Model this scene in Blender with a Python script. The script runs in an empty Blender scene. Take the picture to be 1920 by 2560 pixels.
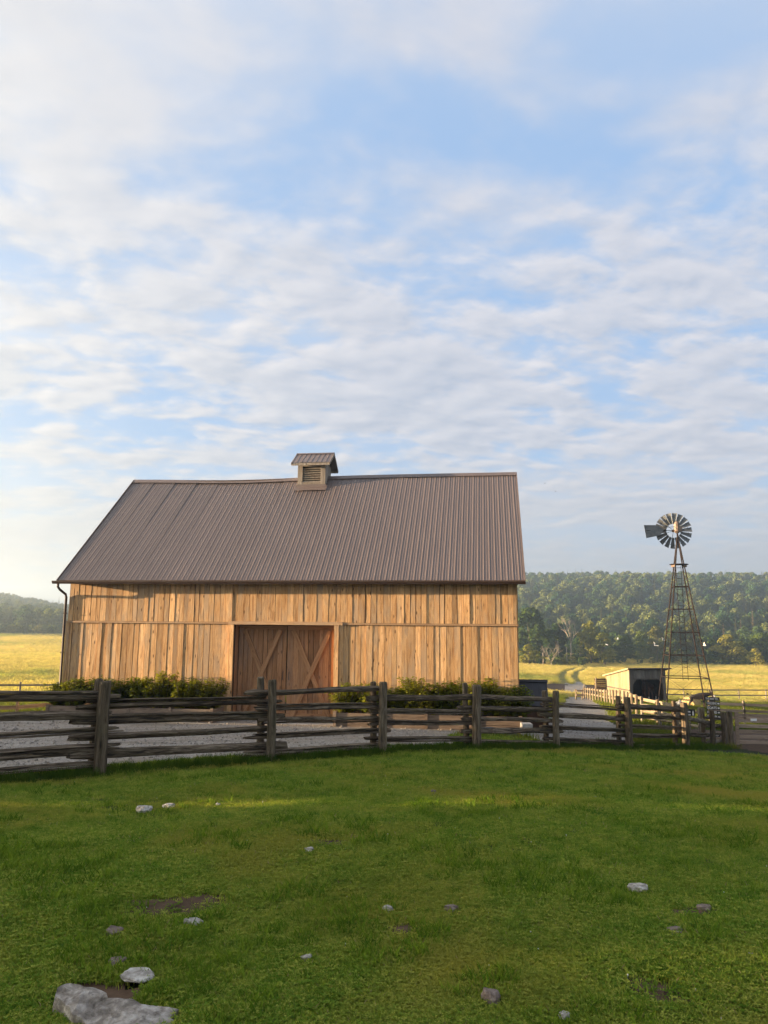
import bpy, math, random
import numpy as np
from mathutils import Vector, Matrix, Quaternion, noise as mnoise

random.seed(7)
rng = np.random.default_rng(7)
R = math.radians
scene = bpy.context.scene
C = scene.collection

# ------------------------------------------------------------------ camera
EYE = 1.65
F, PITCH, ROLL = 1870.0, 0.15, 0.0086          # focal length in photo pixels, tilt and roll
cam_d = bpy.data.cameras.new('camera')
cam_d.sensor_fit = 'VERTICAL'; cam_d.sensor_height = 36.0; cam_d.sensor_width = 27.0
cam_d.lens = F / 2560 * 36.0
cam_d.clip_start = 0.05; cam_d.clip_end = 6000
cam = bpy.data.objects.new('camera', cam_d); C.objects.link(cam)
cam.matrix_world = Matrix.Translation((0, 0, EYE)) @ Matrix.Rotation(math.pi / 2 + PITCH, 4, 'X') @ Matrix.Rotation(ROLL, 4, 'Z')
scene.camera = cam

# ------------------------------------------------------------------ light
SUN_EL = R(5.6)
SUN_AZ = R(0.6)                                 # the sun stands to the left, a hair towards the camera
SUN = Vector((-math.cos(SUN_EL) * math.cos(SUN_AZ), -math.cos(SUN_EL) * math.sin(SUN_AZ), math.sin(SUN_EL)))
sun_d = bpy.data.lights.new('sun', 'SUN'); sun_d.energy = 5.0; sun_d.angle = R(0.55)
sun_d.color = (1.0, 0.71, 0.42)
sun_o = bpy.data.objects.new('sun', sun_d); C.objects.link(sun_o)
sun_o.rotation_mode = 'QUATERNION'; sun_o.rotation_quaternion = SUN.to_track_quat('Z', 'Y')

vs = scene.view_settings
vs.view_transform = 'Standard'; vs.look = 'None'; vs.gamma = 1.0; vs.exposure = 2.78
vs.use_curve_mapping = False
scene.cycles.use_denoising = True
scene.cycles.max_bounces = 5; scene.cycles.diffuse_bounces = 3; scene.cycles.glossy_bounces = 2
scene.cycles.transmission_bounces = 3; scene.cycles.transparent_max_bounces = 6; scene.cycles.volume_bounces = 0
scene.cycles.sample_clamp_indirect = 4.0
scene.cycles.use_adaptive_sampling = True; scene.cycles.adaptive_threshold = 0.015


class NT:
    """small helper to write node trees"""
    def __init__(self, tree):
        self.t = tree; tree.nodes.clear()
    def n(self, kind, **kw):
        nd = self.t.nodes.new(kind)
        for k, v in kw.items():
            if k.startswith('i_'):
                key = k[2:]
                key = int(key) if key.isdigit() else key.replace('_', ' ')
                self.put(nd.inputs[key], v)
            else:
                setattr(nd, k, v)
        return nd
    def put(self, sock, v):
        if isinstance(v, bpy.types.NodeSocket): self.t.links.new(v, sock)
        elif isinstance(v, bpy.types.Node): self.t.links.new(v.outputs[0], sock)
        else:
            if isinstance(v, tuple) and len(v) == 3 and sock.type == 'RGBA': v = v + (1,)
            sock.default_value = v
    def m(self, op, a, b=None, c=None, clamp=False):
        nd = self.t.nodes.new('ShaderNodeMath'); nd.operation = op; nd.use_clamp = clamp
        self.put(nd.inputs[0], a)
        if b is not None: self.put(nd.inputs[1], b)
        if c is not None: self.put(nd.inputs[2], c)
        return nd.outputs[0]
    def v(self, op, a, b=None):
        nd = self.t.nodes.new('ShaderNodeVectorMath'); nd.operation = op
        self.put(nd.inputs[0], a)
        if b is not None: self.put(nd.inputs[1] if op != 'SCALE' else nd.inputs[3], b)
        return nd.outputs['Value'] if op in ('DOT_PRODUCT', 'LENGTH') else nd.outputs[0]
    def mix(self, f, a, b, mode='MIX'):
        nd = self.t.nodes.new('ShaderNodeMix'); nd.data_type = 'RGBA'; nd.blend_type = mode
        self.put(nd.inputs[0], f); self.put(nd.inputs[6], a); self.put(nd.inputs[7], b)
        return nd.outputs[2]
    def noise(self, vec, scale, detail=2.0, rough=0.5, dist=0.0):
        nd = self.t.nodes.new('ShaderNodeTexNoise')
        self.put(nd.inputs['Vector'], vec); nd.inputs['Scale'].default_value = scale
        nd.inputs['Detail'].default_value = detail; nd.inputs['Roughness'].default_value = rough
        nd.inputs['Distortion'].default_value = dist
        return nd.outputs['Fac']
    def step(self, x, a, b, lo=0.0, hi=1.0):
        nd = self.t.nodes.new('ShaderNodeMapRange'); nd.interpolation_type = 'SMOOTHSTEP'
        self.put(nd.inputs[0], x)
        for i, q in zip((1, 2, 3, 4), (a, b, lo, hi)): self.put(nd.inputs[i], q)
        return nd.outputs[0]
    def ramp(self, x, stops):
        nd = self.t.nodes.new('ShaderNodeValToRGB'); self.put(nd.inputs[0], x)
        cr = nd.color_ramp
        while len(cr.elements) < len(stops): cr.elements.new(0.5)
        for e, (p, c) in zip(cr.elements, stops): e.position = p; e.color = tuple(c) + (1,)
        return nd.outputs[0]


SKY_OFF = (30.0, 9.5, 0.0)
# ------------------------------------------------------------------ sky: clear sky + sheet of altocumulus and high veil
world = bpy.data.worlds.new('World'); scene.world = world; world.use_nodes = True
w = NT(world.node_tree)
sky = w.n('ShaderNodeTexSky', sky_type='NISHITA', sun_disc=False, sun_elevation=SUN_EL, sun_rotation=R(270) - SUN_AZ,
          altitude=300, air_density=1.0, dust_density=1.2, ozone_density=1.4)
tc = w.n('ShaderNodeTexCoord')
d = w.v('NORMALIZE', tc.outputs['Generated'])
sep = w.n('ShaderNodeSeparateXYZ', i_0=d)
zz = w.m('MAXIMUM', sep.outputs['Z'], 0.0)
inv = w.m('DIVIDE', 1.0, w.m('ADD', zz, 0.17))
px = w.m('MULTIPLY', sep.outputs['X'], inv); py = w.m('MULTIPLY', sep.outputs['Y'], inv)
comb = w.n('ShaderNodeCombineXYZ', i_0=px, i_1=py, i_2=0.0)
mp = w.n('ShaderNodeMapping', vector_type='POINT', i_Vector=comb.outputs[0], i_Rotation=(0, 0, R(-30)), i_Scale=(0.95, 1.25, 1.0), i_Location=SKY_OFF)
Q = mp.outputs[0]
sunw = w.m('MAXIMUM', w.v('DOT_PRODUCT', d, tuple(SUN)), 0.0)
warm = w.m('POWER', sunw, 1.25)
big = w.noise(Q, 0.75, 2.0, 0.5, 0.4)                  # where the sheet is thick
mid = w.noise(Q, 2.1, 3.0, 0.55, 0.4)                  # banks
SH = (-0.045, -0.02, 0.0)
puff = w.noise(Q, 6.0, 7.0, 0.57, 0.2)                # puffs
puff2 = w.noise(w.v('ADD', Q, SH), 6.0, 7.0, 0.57, 0.2)   # the same a step towards the sun: lit and shaded sides
far_ = w.step(zz, 0.62, 0.34, 0.30, 1.0)               # the puffs smooth out into a veil overhead
body = w.m('ADD', w.m('MULTIPLY', w.m('SUBTRACT', puff, 0.5), w.m('MULTIPLY', far_, 1.15)), w.m('ADD', w.m('MULTIPLY', mid, 0.85), w.m('MULTIPLY', big, 0.75)))
lowb = w.step(zz, 0.50, 0.16, 0.0, 0.07)                # the sheet closes up towards the horizon
body = w.m('ADD', body, lowb)
cov = w.step(body, 0.63, 0.94)
thick = w.step(body, 0.84, 1.16)
relief = w.m('MULTIPLY', w.m('SUBTRACT', puff, puff2), far_)
lit = w.m('ADD', 0.50, w.m('MULTIPLY', relief, w.step(zz, 0.03, 0.26, 1.3, 2.1)), clamp=True)
lit = w.m('MULTIPLY', lit, w.m('SUBTRACT', 1.0, w.m('MULTIPLY', thick, 0.35)))
veil = w.m('MULTIPLY', w.step(w.noise(Q, 0.5, 2.0, 0.5, 0.8), 0.32, 0.64), 0.80)
c_lit = w.mix(warm, (1.74, 1.66, 1.67), (2.5, 2.3, 1.95))
c_sha = w.mix(warm, (0.87, 0.98, 1.21), (1.45, 1.44, 1.42))
c_cloud = w.mix(lit, c_sha, c_lit)
c_veil = w.mix(warm, (1.12, 1.27, 1.54), (2.55, 2.42, 2.2))
base = w.mix(1.0, w.v('SCALE', sky.outputs[0], 0.16), (0.52, 0.84, 1.37), 'ADD')      # light of the thin high cloud
s1 = w.mix(w.m('ADD', veil, w.m('MULTIPLY', warm, 0.5), clamp=True), base, c_veil)
s2 = w.mix(w.m('MULTIPLY', cov, 0.88), s1, c_cloud)
hz = w.m('POWER', w.m('SUBTRACT', 1.0, zz, clamp=True), 10.0)
c_hz = w.mix(warm, (0.88, 1.00, 1.13), (2.5, 2.05, 1.50))
s3 = w.mix(w.m('MULTIPLY', hz, 0.88), s2, c_hz)
bg = w.n('ShaderNodeBackground', i_Color=s3, i_Strength=0.077)
w.n('ShaderNodeOutputWorld', i_Surface=bg)
world.cycles.sampling_method = 'MANUAL'; world.cycles.sample_map_resolution = 512


# ------------------------------------------------------------------ geometry helpers
def ray(pxx, pyy):
    u0, v0 = pxx - 960.0, pyy - 1280.0
    c, s = math.cos(ROLL), math.sin(ROLL)
    u, v = c * u0 + s * v0, -s * u0 + c * v0
    up = -v / F
    return np.array([u / F, math.cos(PITCH) - up * math.sin(PITCH), math.sin(PITCH) + up * math.cos(PITCH)])

def at(pxx, pyy, Y):
    q = ray(pxx, pyy); q = q / q[1] * Y
    return np.array([q[0], q[1], q[2] + EYE])


class MB:
    def __init__(self): self.v = []; self.f = []
    def add(self, vs_, fs_):
        o = len(self.v); self.v += [tuple(map(float, p)) for p in vs_]; self.f += [tuple(i + o for i in f) for f in fs_]
        return self
    def box(self, lo, hi, M=None):
        x0, y0, z0 = lo; x1, y1, z1 = hi
        p = [(x0,y0,z0),(x1,y0,z0),(x1,y1,z0),(x0,y1,z0),(x0,y0,z1),(x1,y0,z1),(x1,y1,z1),(x0,y1,z1)]
        if M is not None: p = [tuple(M @ Vector(q)) for q in p]
        return self.add(p, [(0,3,2,1),(4,5,6,7),(0,1,5,4),(1,2,6,5),(2,3,7,6),(3,0,4,7)])
    def bar(self, a, b, wd, dp, up=(0, 0, 1)):
        """box from a to b, width wd across, depth dp along up"""
        a, b = Vector(a), Vector(b); x = (b - a); L = x.length; x.normalize()
        y = Vector(up).cross(x)
        if y.length < 1e-4: y = Vector((1, 0, 0)).cross(x)
        y.normalize(); z = x.cross(y)
        M = Matrix((( x.x, y.x, z.x, a.x), (x.y, y.y, z.y, a.y), (x.z, y.z, z.z, a.z), (0, 0, 0, 1)))
        return self.box((0, -wd / 2, -dp / 2), (L, wd / 2, dp / 2), M)
    def tube(self, pts, rad, n=6, caps=True):
        pts = [Vector(p) for p in pts]
        if not hasattr(rad, '__len__'): rad = [rad] * len(pts)
        rad = [float(q) for q in rad]
        o = len(self.v); ref = Vector((0.31, 0.2, 0.93))
        for i, p in enumerate(pts):
            t = (pts[min(i + 1, len(pts) - 1)] - pts[max(i - 1, 0)]).normalized()
            a = t.cross(ref)
            if a.length < 0.1: a = t.cross(Vector((1, 0, 0)))
            a.normalize(); b = t.cross(a)
            for k in range(n):
                an = 2 * math.pi * k / n
                self.v.append(tuple(p + rad[i] * (math.cos(an) * a + math.sin(an) * b)))
        for i in range(len(pts) - 1):
            for k in range(n):
                k2 = (k + 1) % n
                self.f.append((o + i * n + k, o + i * n + k2, o + (i + 1) * n + k2, o + (i + 1) * n + k))
        if caps:
            self.f.append(tuple(o + k for k in reversed(range(n))))
            self.f.append(tuple(o + (len(pts) - 1) * n + k for k in range(n)))
        return self
    def mesh(self, name, mat, smooth=False):
        me = bpy.data.meshes.new(name); me.from_pydata(self.v, [], self.f); me.update()
        if mat is not None: me.materials.append(mat)
        if smooth: me.polygons.foreach_set('use_smooth', [True] * len(me.polygons))
        return me
    def build(self, name, mat, parent=None, M=None, smooth=False):
        return obj(name, self.mesh(name, mat, smooth), parent, M)

def obj(name, me, parent=None, M=None):
    o = bpy.data.objects.new(name, me); C.objects.link(o)
    if parent is not None: o.parent = parent
    if M is not None: o.matrix_local = M
    return o

def tag(o, label=None, cat=None, group=None, kind=None):
    if label: o['label'] = label
    if cat: o['category'] = cat
    if group: o['group'] = group
    if kind: o['kind'] = kind
    return o

def thing(name, label, cat, loc=(0, 0, 0), rz=0.0, group=None):
    o = bpy.data.objects.new(name, None); C.objects.link(o); o.empty_display_size = 0.3
    o.location = loc; o.rotation_euler = (0, 0, rz)
    return tag(o, label, cat, group)

def dup(root, loc, rz=0.0, scale=1.0, label=None, group=None):
    r = root.copy(); C.objects.link(r); r.location = loc; r.rotation_euler = (0, 0, rz)
    r.scale = scale if hasattr(scale, '__len__') else (scale,) * 3
    if label: r['label'] = label
    if group: r['group'] = group
    for ch in list(root.children):
        c = ch.copy(); C.objects.link(c); c.parent = r
        for g in list(ch.children):
            e = g.copy(); C.objects.link(e); e.parent = c
    return r

def frame(a, b, up=(0, 0, 1)):
    """matrix whose x axis runs from a to b"""
    a, b = Vector(a), Vector(b); x = (b - a).normalized(); y = Vector(up).cross(x).normalized(); z = x.cross(y)
    return Matrix(((x.x, y.x, z.x, a.x), (x.y, y.y, z.y, a.y), (x.z, y.z, z.z, a.z), (0, 0, 0, 1)))


# ------------------------------------------------------------------ materials
def new_mat(name):
    m = bpy.data.materials.new(name); m.use_nodes = True
    return m, NT(m.node_tree)

def finish(t, col, rough=0.8, height=None, bump=0.3, dist=0.02, metal=0.0, spec=0.3):
    b = t.n('ShaderNodeBsdfPrincipled', i_Base_Color=col, i_Roughness=rough, i_Metallic=metal)
    b.inputs['Specular IOR Level'].default_value = spec
    if height is not None:
        bm = t.n('ShaderNodeBump', i_Strength=bump, i_Distance=dist, i_Height=height)
        t.t.links.new(bm.outputs[0], b.inputs['Normal'])
    t.n('ShaderNodeOutputMaterial', i_Surface=b)

def wood(name, dark, mid, light, axis='z', grain=16.0, knots=0.7, weather=None, wamt=0.0, bump=0.35, vary=0.35, rough=0.78, lo=0.28, hi=0.75, bd=0.012):
    m, t = new_mat(name)
    tcn = t.n('ShaderNodeTexCoord'); oi = t.n('ShaderNodeObjectInfo')
    sh = t.v('SCALE', t.n('ShaderNodeCombineXYZ', i_0=oi.outputs['Random'], i_1=t.m('MULTIPLY', oi.outputs['Random'], 7.3), i_2=t.m('MULTIPLY', oi.outputs['Random'], 3.1)).outputs[0], 37.0)
    p = t.v('ADD', tcn.outputs['Object'], sh)
    st = {'x': (0.06, 1, 1), 'y': (1, 0.06, 1), 'z': (1, 1, 0.06)}[axis]
    wob = t.v('SCALE', t.n('ShaderNodeTexNoise', i_Vector=p, i_Scale=1.6).outputs['Color'], 0.12)
    q = t.v('MULTIPLY', t.v('ADD', p, wob), st)
    g1 = t.noise(q, grain, 6.0, 0.65, 0.5)
    g2 = t.noise(q, grain * 4.5, 3.0, 0.6)
    kst = {'x': (0.32, 1, 1), 'y': (1, 0.32, 1), 'z': (1, 1, 0.32)}[axis]
    kv = t.n('ShaderNodeTexVoronoi', i_Vector=t.v('MULTIPLY', p, kst), i_Scale=7.0)
    kn = t.step(kv.outputs['Distance'], 0.06, 0.20, 1.0, 0.0)
    kmask = t.step(t.noise(p, 2.3, 1.0), 0.36, 0.50)
    kn = t.m('MULTIPLY', t.m('MULTIPLY', kn, kmask), knots)
    col = t.ramp(g1, [(lo, dark), (0.5, mid), (hi, light)])
    col = t.mix(t.m('MULTIPLY', t.step(g2, 0.5, 0.75), 0.35), col, dark)
    br = t.m('ADD', 1.0 - vary, t.m('MULTIPLY', oi.outputs['Random'], vary * 1.7))
    col = t.mix(1.0, col, t.n('ShaderNodeCombineXYZ', i_0=br, i_1=t.m('POWER', br, 1.1), i_2=t.m('POWER', br, 1.25)).outputs[0], 'MULTIPLY')
    if weather:
        wn = t.step(t.noise(t.v('ADD', t.v('MULTIPLY', p, {'x': (.3, 1, 1), 'y': (1, .3, 1), 'z': (1, 1, .3)}[axis]), (3, 1, 5)), 2.1, 5.0, 0.65), 0.45, 0.66)
        col = t.mix(t.m('MULTIPLY', wn, wamt), col, weather)
    col = t.mix(kn, col, tuple(0.35 * c for c in dark))
    h = t.m('SUBTRACT', t.m('ADD', g1, t.m('MULTIPLY', g2, 0.5)), t.m('MULTIPLY', kn, 0.4))
    finish(t, col, rough, h, bump, bd)
    return m

def plain(name, c1, c2, scale=6.0, rough=0.7, bump=0.2, metal=0.0, spec=0.3, detail=5.0):
    m, t = new_mat(name)
    tcn = t.n('ShaderNodeTexCoord'); n1 = t.noise(tcn.outputs['Object'], scale, detail, 0.6)
    finish(t, t.mix(t.step(n1, 0.3, 0.7), c1, c2), rough, n1, bump, 0.01, metal, spec)
    return m

def leafy(name, c1, c2, c3, trans=0.35, scale=0.5, vary=0.4, patch=None):
    """foliage: hue shifts with the instance and over the ground, light passes through"""
    m, t = new_mat(name)
    oi = t.n('ShaderNodeObjectInfo'); ge = t.n('ShaderNodeNewGeometry')
    n1 = t.noise(ge.outputs['Position'], scale, 3.0, 0.6)
    f = t.m('ADD', t.m('MULTIPLY', oi.outputs['Random'], vary), t.m('MULTIPLY', n1, 1.0 - vary * 0.5))
    col = t.ramp(f, [(0.25, c1), (0.55, c2), (0.85, c3)])
    if patch:
        n2 = t.step(t.noise(ge.outputs['Position'], patch[1], 4.0, 0.6, 0.4), patch[2], patch[3])
        col = t.mix(n2, col, patch[0])
    df = t.n('ShaderNodeBsdfDiffuse', i_Color=col)
    tr = t.n('ShaderNodeBsdfTranslucent', i_Color=t.mix(1.0, col, (1.25, 1.2, 0.6), 'MULTIPLY'))
    mx = t.n('ShaderNodeMixShader', i_0=trans, i_1=df.outputs[0], i_2=tr.outputs[0])
    t.n('ShaderNodeOutputMaterial', i_Surface=mx)
    return m

M_board = wood('barn_board_wood', (0.30, 0.155, 0.062), (0.55, 0.33, 0.150), (0.69, 0.46, 0.245), 'z', 17, 1.0, (0.36, 0.265, 0.175), 0.8, vary=0.24, lo=0.33, hi=0.68)
M_trim = wood('barn_trim_wood', (0.26, 0.15, 0.08), (0.42, 0.27, 0.15), (0.52, 0.36, 0.22), 'x', 15, 0.5, (0.3, 0.25, 0.2), 0.4)
M_door = wood('barn_door_wood', (0.19, 0.090, 0.040), (0.34, 0.175, 0.082), (0.44, 0.25, 0.125), 'z', 15, 0.75, (0.28, 0.19, 0.13), 0.6, vary=0.25)
M_door_sunlit = wood('barn_door_stile_wood', (0.36, 0.15, 0.05), (0.52, 0.235, 0.08), (0.6, 0.3, 0.11), 'z', 15, 0.5, vary=0.1)  # right stile only: the orange of low sun is put into the wood colour
M_brace = wood('barn_brace_wood', (0.22, 0.105, 0.048), (0.37, 0.20, 0.096), (0.46, 0.27, 0.14), 'x', 15, 0.6, vary=0.06)
M_rail = wood('split_rail_wood', (0.016, 0.011, 0.007), (0.135, 0.098, 0.063), (0.32, 0.25, 0.175), 'x', 24, 0.6, (0.10, 0.088, 0.055), 0.35, bump=1.0, vary=0.36, rough=0.9, lo=0.37, hi=0.66, bd=0.03)
M_post = wood('fence_post_wood', (0.030, 0.021, 0.013), (0.130, 0.098, 0.063), (0.25, 0.20, 0.14), 'z', 20, 0.6, (0.06, 0.06, 0.035), 0.4, bump=1.0, vary=0.25, rough=0.9, lo=0.36, hi=0.68, bd=0.025)
M_pale_rail = wood('sunny_rail_wood', (0.14, 0.105, 0.065), (0.25, 0.20, 0.13), (0.33, 0.275, 0.195), 'x', 16, 0.4, vary=0.25)
M_pale_post = wood('sunny_post_wood', (0.14, 0.105, 0.065), (0.24, 0.19, 0.125), (0.32, 0.265, 0.19), 'z', 16, 0.4, vary=0.25)
M_grey_post = wood('grey_post_wood', (0.09, 0.075, 0.055), (0.20, 0.17, 0.125), (0.30, 0.265, 0.21), 'z', 16, 0.4, vary=0.25)
M_grey_rail = wood('grey_rail_wood', (0.09, 0.075, 0.055), (0.20, 0.17, 0.125), (0.30, 0.265, 0.21), 'x', 16, 0.4, vary=0.25)
M_gate = wood('gate_board_wood', (0.18, 0.125, 0.085), (0.33, 0.25, 0.18), (0.43, 0.34, 0.26), 'x', 16, 0.4, vary=0.25)
M_planter = wood('planter_wood', (0.09, 0.065, 0.05), (0.19, 0.14, 0.10), (0.27, 0.21, 0.16), 'x', 14, 0.5, vary=0.3)
M_cup = wood('cupola_wood', (0.13, 0.11, 0.09), (0.26, 0.23, 0.195), (0.37, 0.335, 0.29), 'z', 14, 0.6, (0.20, 0.14, 0.095), 0.35, vary=0.2)
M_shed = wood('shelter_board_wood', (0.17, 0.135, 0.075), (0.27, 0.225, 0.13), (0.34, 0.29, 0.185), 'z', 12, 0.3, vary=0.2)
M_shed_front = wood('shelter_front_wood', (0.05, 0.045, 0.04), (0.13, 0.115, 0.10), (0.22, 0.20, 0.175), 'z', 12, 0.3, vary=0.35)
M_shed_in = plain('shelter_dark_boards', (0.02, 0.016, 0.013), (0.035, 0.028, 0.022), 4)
M_bin = wood('brown_bin_wood', (0.05, 0.026, 0.016), (0.10, 0.052, 0.03), (0.15, 0.08, 0.045), 'z', 12, 0.4, vary=0.25)
M_back = plain('wall_backing', (0.03, 0.02, 0.013), (0.05, 0.035, 0.022), 3)
M_roof, t = new_mat('brown_roof_metal')
oi = t.n('ShaderNodeObjectInfo'); tcn = t.n('ShaderNodeTexCoord')
n1 = t.noise(t.v('ADD', t.v('MULTIPLY', tcn.outputs['Object'], (2.5, 0.35, 1.0)), t.v('SCALE', t.n('ShaderNodeCombineXYZ', i_0=oi.outputs['Random'], i_1=oi.outputs['Random']).outputs[0], 31.0)), 1.6, 6.0, 0.6)
cr = t.mix(t.step(n1, 0.35, 0.7), (0.122, 0.094, 0.086), (0.142, 0.110, 0.100))
cr = t.v('SCALE', cr, t.m('ADD', 0.97, t.m('MULTIPLY', oi.outputs['Random'], 0.06)))
finish(t, cr, t.m('ADD', 0.34, t.m('MULTIPLY', n1, 0.25)), None, spec=0.5)
M_gutter = plain('brown_gutter_metal', (0.030, 0.017, 0.013), (0.042, 0.025, 0.019), 2.0, 0.55, 0.0, 0.0, 0.3)
M_blackmetal = plain('black_roof_metal', (0.022, 0.020, 0.024), (0.034, 0.031, 0.035), 2.0, 0.45, 0.0, 0.0, 0.5)
M_steel = plain('weathered_blade_steel', (0.09, 0.10, 0.11), (0.16, 0.17, 0.175), 3.0, 0.55, 0.05, 0.4, 0.5)
M_rust = plain('rusty_tower_steel', (0.012, 0.010, 0.010), (0.028, 0.018, 0.015), 5.0, 0.8, 0.1, 0.0, 0.1)
M_motor = plain('rusty_gearbox_steel', (0.08, 0.055, 0.045), (0.22, 0.165, 0.13), 3.0, 0.6, 0.1)
M_sign = plain('black_sign_board', (0.012, 0.012, 0.013), (0.02, 0.02, 0.02), 6, 0.6)
M_white = plain('white_paint', (0.74, 0.73, 0.70), (0.82, 0.81, 0.78), 6, 0.6)
M_conc = plain('concrete', (0.32, 0.31, 0.29), (0.44, 0.43, 0.41), 7, 0.9, 0.3)

# ------------------------------------------------------------------ terrain
FP = [(250,1940,12),(675,1905,14),(957,1884,15.8),(1191,1873,17.5),(1391,1872,19.2),(1573,1874,20.9),(1715,1871,22.4),(1785,1871,25),(1813,1866,26.5),(1832,1863,27.5)]
FPW = [at(*p) for p in FP]
ctrl = [(-9,-12,0.05),(9,-12,0.0),(0,0,0),(-5,0,0.0),(5,0,0),(-5,4,-0.03),(5,4,-0.06),(0,4,-0.02),(-30,-5,0.5),(-25,10,-0.1),(30,-5,-0.6),(-7,9.5,-0.50),(0,9,-0.36)]
ctrl += [tuple(p) for p in FPW]
ctrl += [(-15,20,-1.15),(-12,26,-1.46),(-6,19,-1.15),(-1,21,-1.30),(4.5,23.0,-1.5),(-10.7,25.0,-1.43),(4,22.9,-1.47),(-3,24.0,-1.42),(-9.5,35,-1.9),(6,33,-2.3)]
ctrl += [(30,20,-2.6),(22,31,-2.9)]
for p in [(1712,1775,50),(1576,1757,66),(1650,1757,67.5),(1760,1757,85),(1880,1757,86),(1700,1651,230),(1350,1655,225),(1900,1652,235),(80,1735,60),(80,1583,262),(40,1800,31),(1430,1728,100),(1455,1760,60),(0,1640,140),(160,1640,140)]:
    ctrl.append(tuple(at(*p)))
ctrl += [(0,60,-4.0),(0,130,-5.4),(0,250,-5.5),(-20,300,-4.5),(150,120,-7.0),(140,300,-8.0),(-150,120,-2.0),(-60,30,-1.0),(60,40,-4.5),(-40,-60,1.5),(60,-60,-1),(-80,80,-2.2),(-45,5,0.0),(-45,25,-1.2)]
ctrl = np.array(ctrl, float)
def _phi(r2): return 0.5 * r2 * np.log(r2 + 1e-9)
_n = len(ctrl)
_K = _phi(((ctrl[:, None, :2] - ctrl[None, :, :2]) ** 2).sum(-1)) + np.eye(_n) * 0.4
_Pm = np.c_[np.ones(_n), ctrl[:, :2]]
_A = np.block([[_K, _Pm], [_Pm.T, np.zeros((3, 3))]])
_sol = np.linalg.solve(_A, np.r_[ctrl[:, 2], 0, 0, 0])

crest_px = np.array([-700, 0, 90, 160, 260, 700, 1100, 1290, 1480, 1700, 1920, 2500])
crest_py = np.array([1450, 1473, 1488, 1503, 1520, 1535, 1480, 1429, 1425, 1429, 1433, 1440])
_cb = np.array([math.atan2(*ray(a, b)[:2]) for a, b in zip(crest_px, crest_py)])
_ce = np.array([ray(a, b)[2] / math.hypot(*ray(a, b)[:2]) for a, b in zip(crest_px, crest_py)])

def gz(x, y):
    x = np.asarray(x, float); y = np.asarray(y, float); shp = x.shape
    x = x.ravel(); y = y.ravel(); r = np.hypot(x, y) + 1e-9
    k = np.minimum(1.0, 290.0 / r); xc, yc = x * k, y * k
    out = np.empty(len(x))
    for i in range(0, len(x), 20000):
        s = slice(i, i + 20000)
        r2 = (xc[s, None] - ctrl[None, :, 0]) ** 2 + (yc[s, None] - ctrl[None, :, 1]) ** 2
        out[s] = _phi(r2) @ _sol[:_n] + _sol[_n] + _sol[_n + 1] * xc[s] + _sol[_n + 2] * yc[s]
    # behind and far to the sides the ground just levels out
    side = np.clip((np.abs(np.arctan2(x, y)) - 1.2) / 0.5, 0, 1) * np.clip((r - 40) / 60, 0, 1)
    out = out * (1 - side) + side * np.clip(out, -3, 1)
    th = np.arctan2(x, y)
    Rc = 705 - 95 * np.tanh((th + 0.05) / 0.16)
    Hc = np.interp(th, _cb, _ce) * Rc + EYE - 9.0
    sm = np.clip((r - 262) / (Rc - 262), 0, 1); sm = sm * sm * (3 - 2 * sm) * 0.75 + sm * 0.25
    front = np.clip((1.35 - np.abs(th)) / 0.5, 0, 1)
    out = out + (Hc - out) * sm * front
    out = out + np.clip((r - 300) / 200, 0, 1) * front * 3.4 * (np.sin(x * 0.024 + 1.3) * np.sin(y * 0.026) + 0.45 * np.sin(x * 0.05 + y * 0.053)) * np.clip((Rc - 20 - r) / 140, 0.08, 1) * np.where(th < 0, 0.25, 1.0)
    return out.reshape(shp)

def g1(x, y): return float(gz(np.array([x]), np.array([y]))[0])

BYAW = 0.1374; bc, bs = math.cos(BYAW), math.sin(BYAW); BO = np.array([-10.6747, 25.6426])
def barn_uv(x, y):
    dx, dy = x - BO[0], y - BO[1]
    return dx * bc - dy * bs, dx * bs + dy * bc
def barn_xy(u, v): return BO[0] + u * bc + v * bs, BO[1] - u * bs + v * bc

def vn(x, y, s, seed=0.0):
    """cheap smooth value noise for outlines"""
    return (np.sin(x * s + seed) * np.cos(y * s * 1.3 + seed * 2.1) + 0.6 * np.sin(x * s * 2.3 + y * s * 1.7 + seed * 3.3) + 0.35 * np.sin(x * s * 5.1 - y * s * 4.3 + seed)) / 1.95

PATH = np.array([(5.4, 21.4), (6.6, 25), (9.2, 36), (12.5, 48), (16.0, 62), (20.0, 78), (24.6, 98), (30, 118)])
def path_dist(x, y, poly):
    best = np.full(np.shape(x), 1e9)
    for (ax, ay), (bx, by) in zip(poly[:-1], poly[1:]):
        dx, dy = bx - ax, by - ay; t = np.clip(((x - ax) * dx + (y - ay) * dy) / (dx * dx + dy * dy), 0, 1)
        best = np.minimum(best, np.hypot(x - ax - t * dx, y - ay - t * dy))
    return best
def fence_side(x, y):
    """distance beyond the rail fence line (positive: barn side)"""
    a, b = FPW[0], FPW[5]; dx, dy = b[0] - a[0], b[1] - a[1]; L = math.hypot(dx, dy)
    return ((y - a[1]) * dx - (x - a[0]) * dy) / L
def m_gravel(x, y):
    u, v = barn_uv(x, y)
    fs = fence_side(x, y) + 0.28 * vn(x, y, 0.9, 1.0)
    a = (fs > 1.15) & (v < 0.2) & (u > -3.6 + 0.6 * vn(x, y, .5, 4)) & (u < 13.2 + 0.4 * vn(x, y, .6, 2)) & (y < 27)
    b2 = (path_dist(x, y, PATH) < 1.45 + 0.32 * vn(x, y, 0.45, 3.0)) & (fs > 1.0)
    return a | b2
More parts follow.
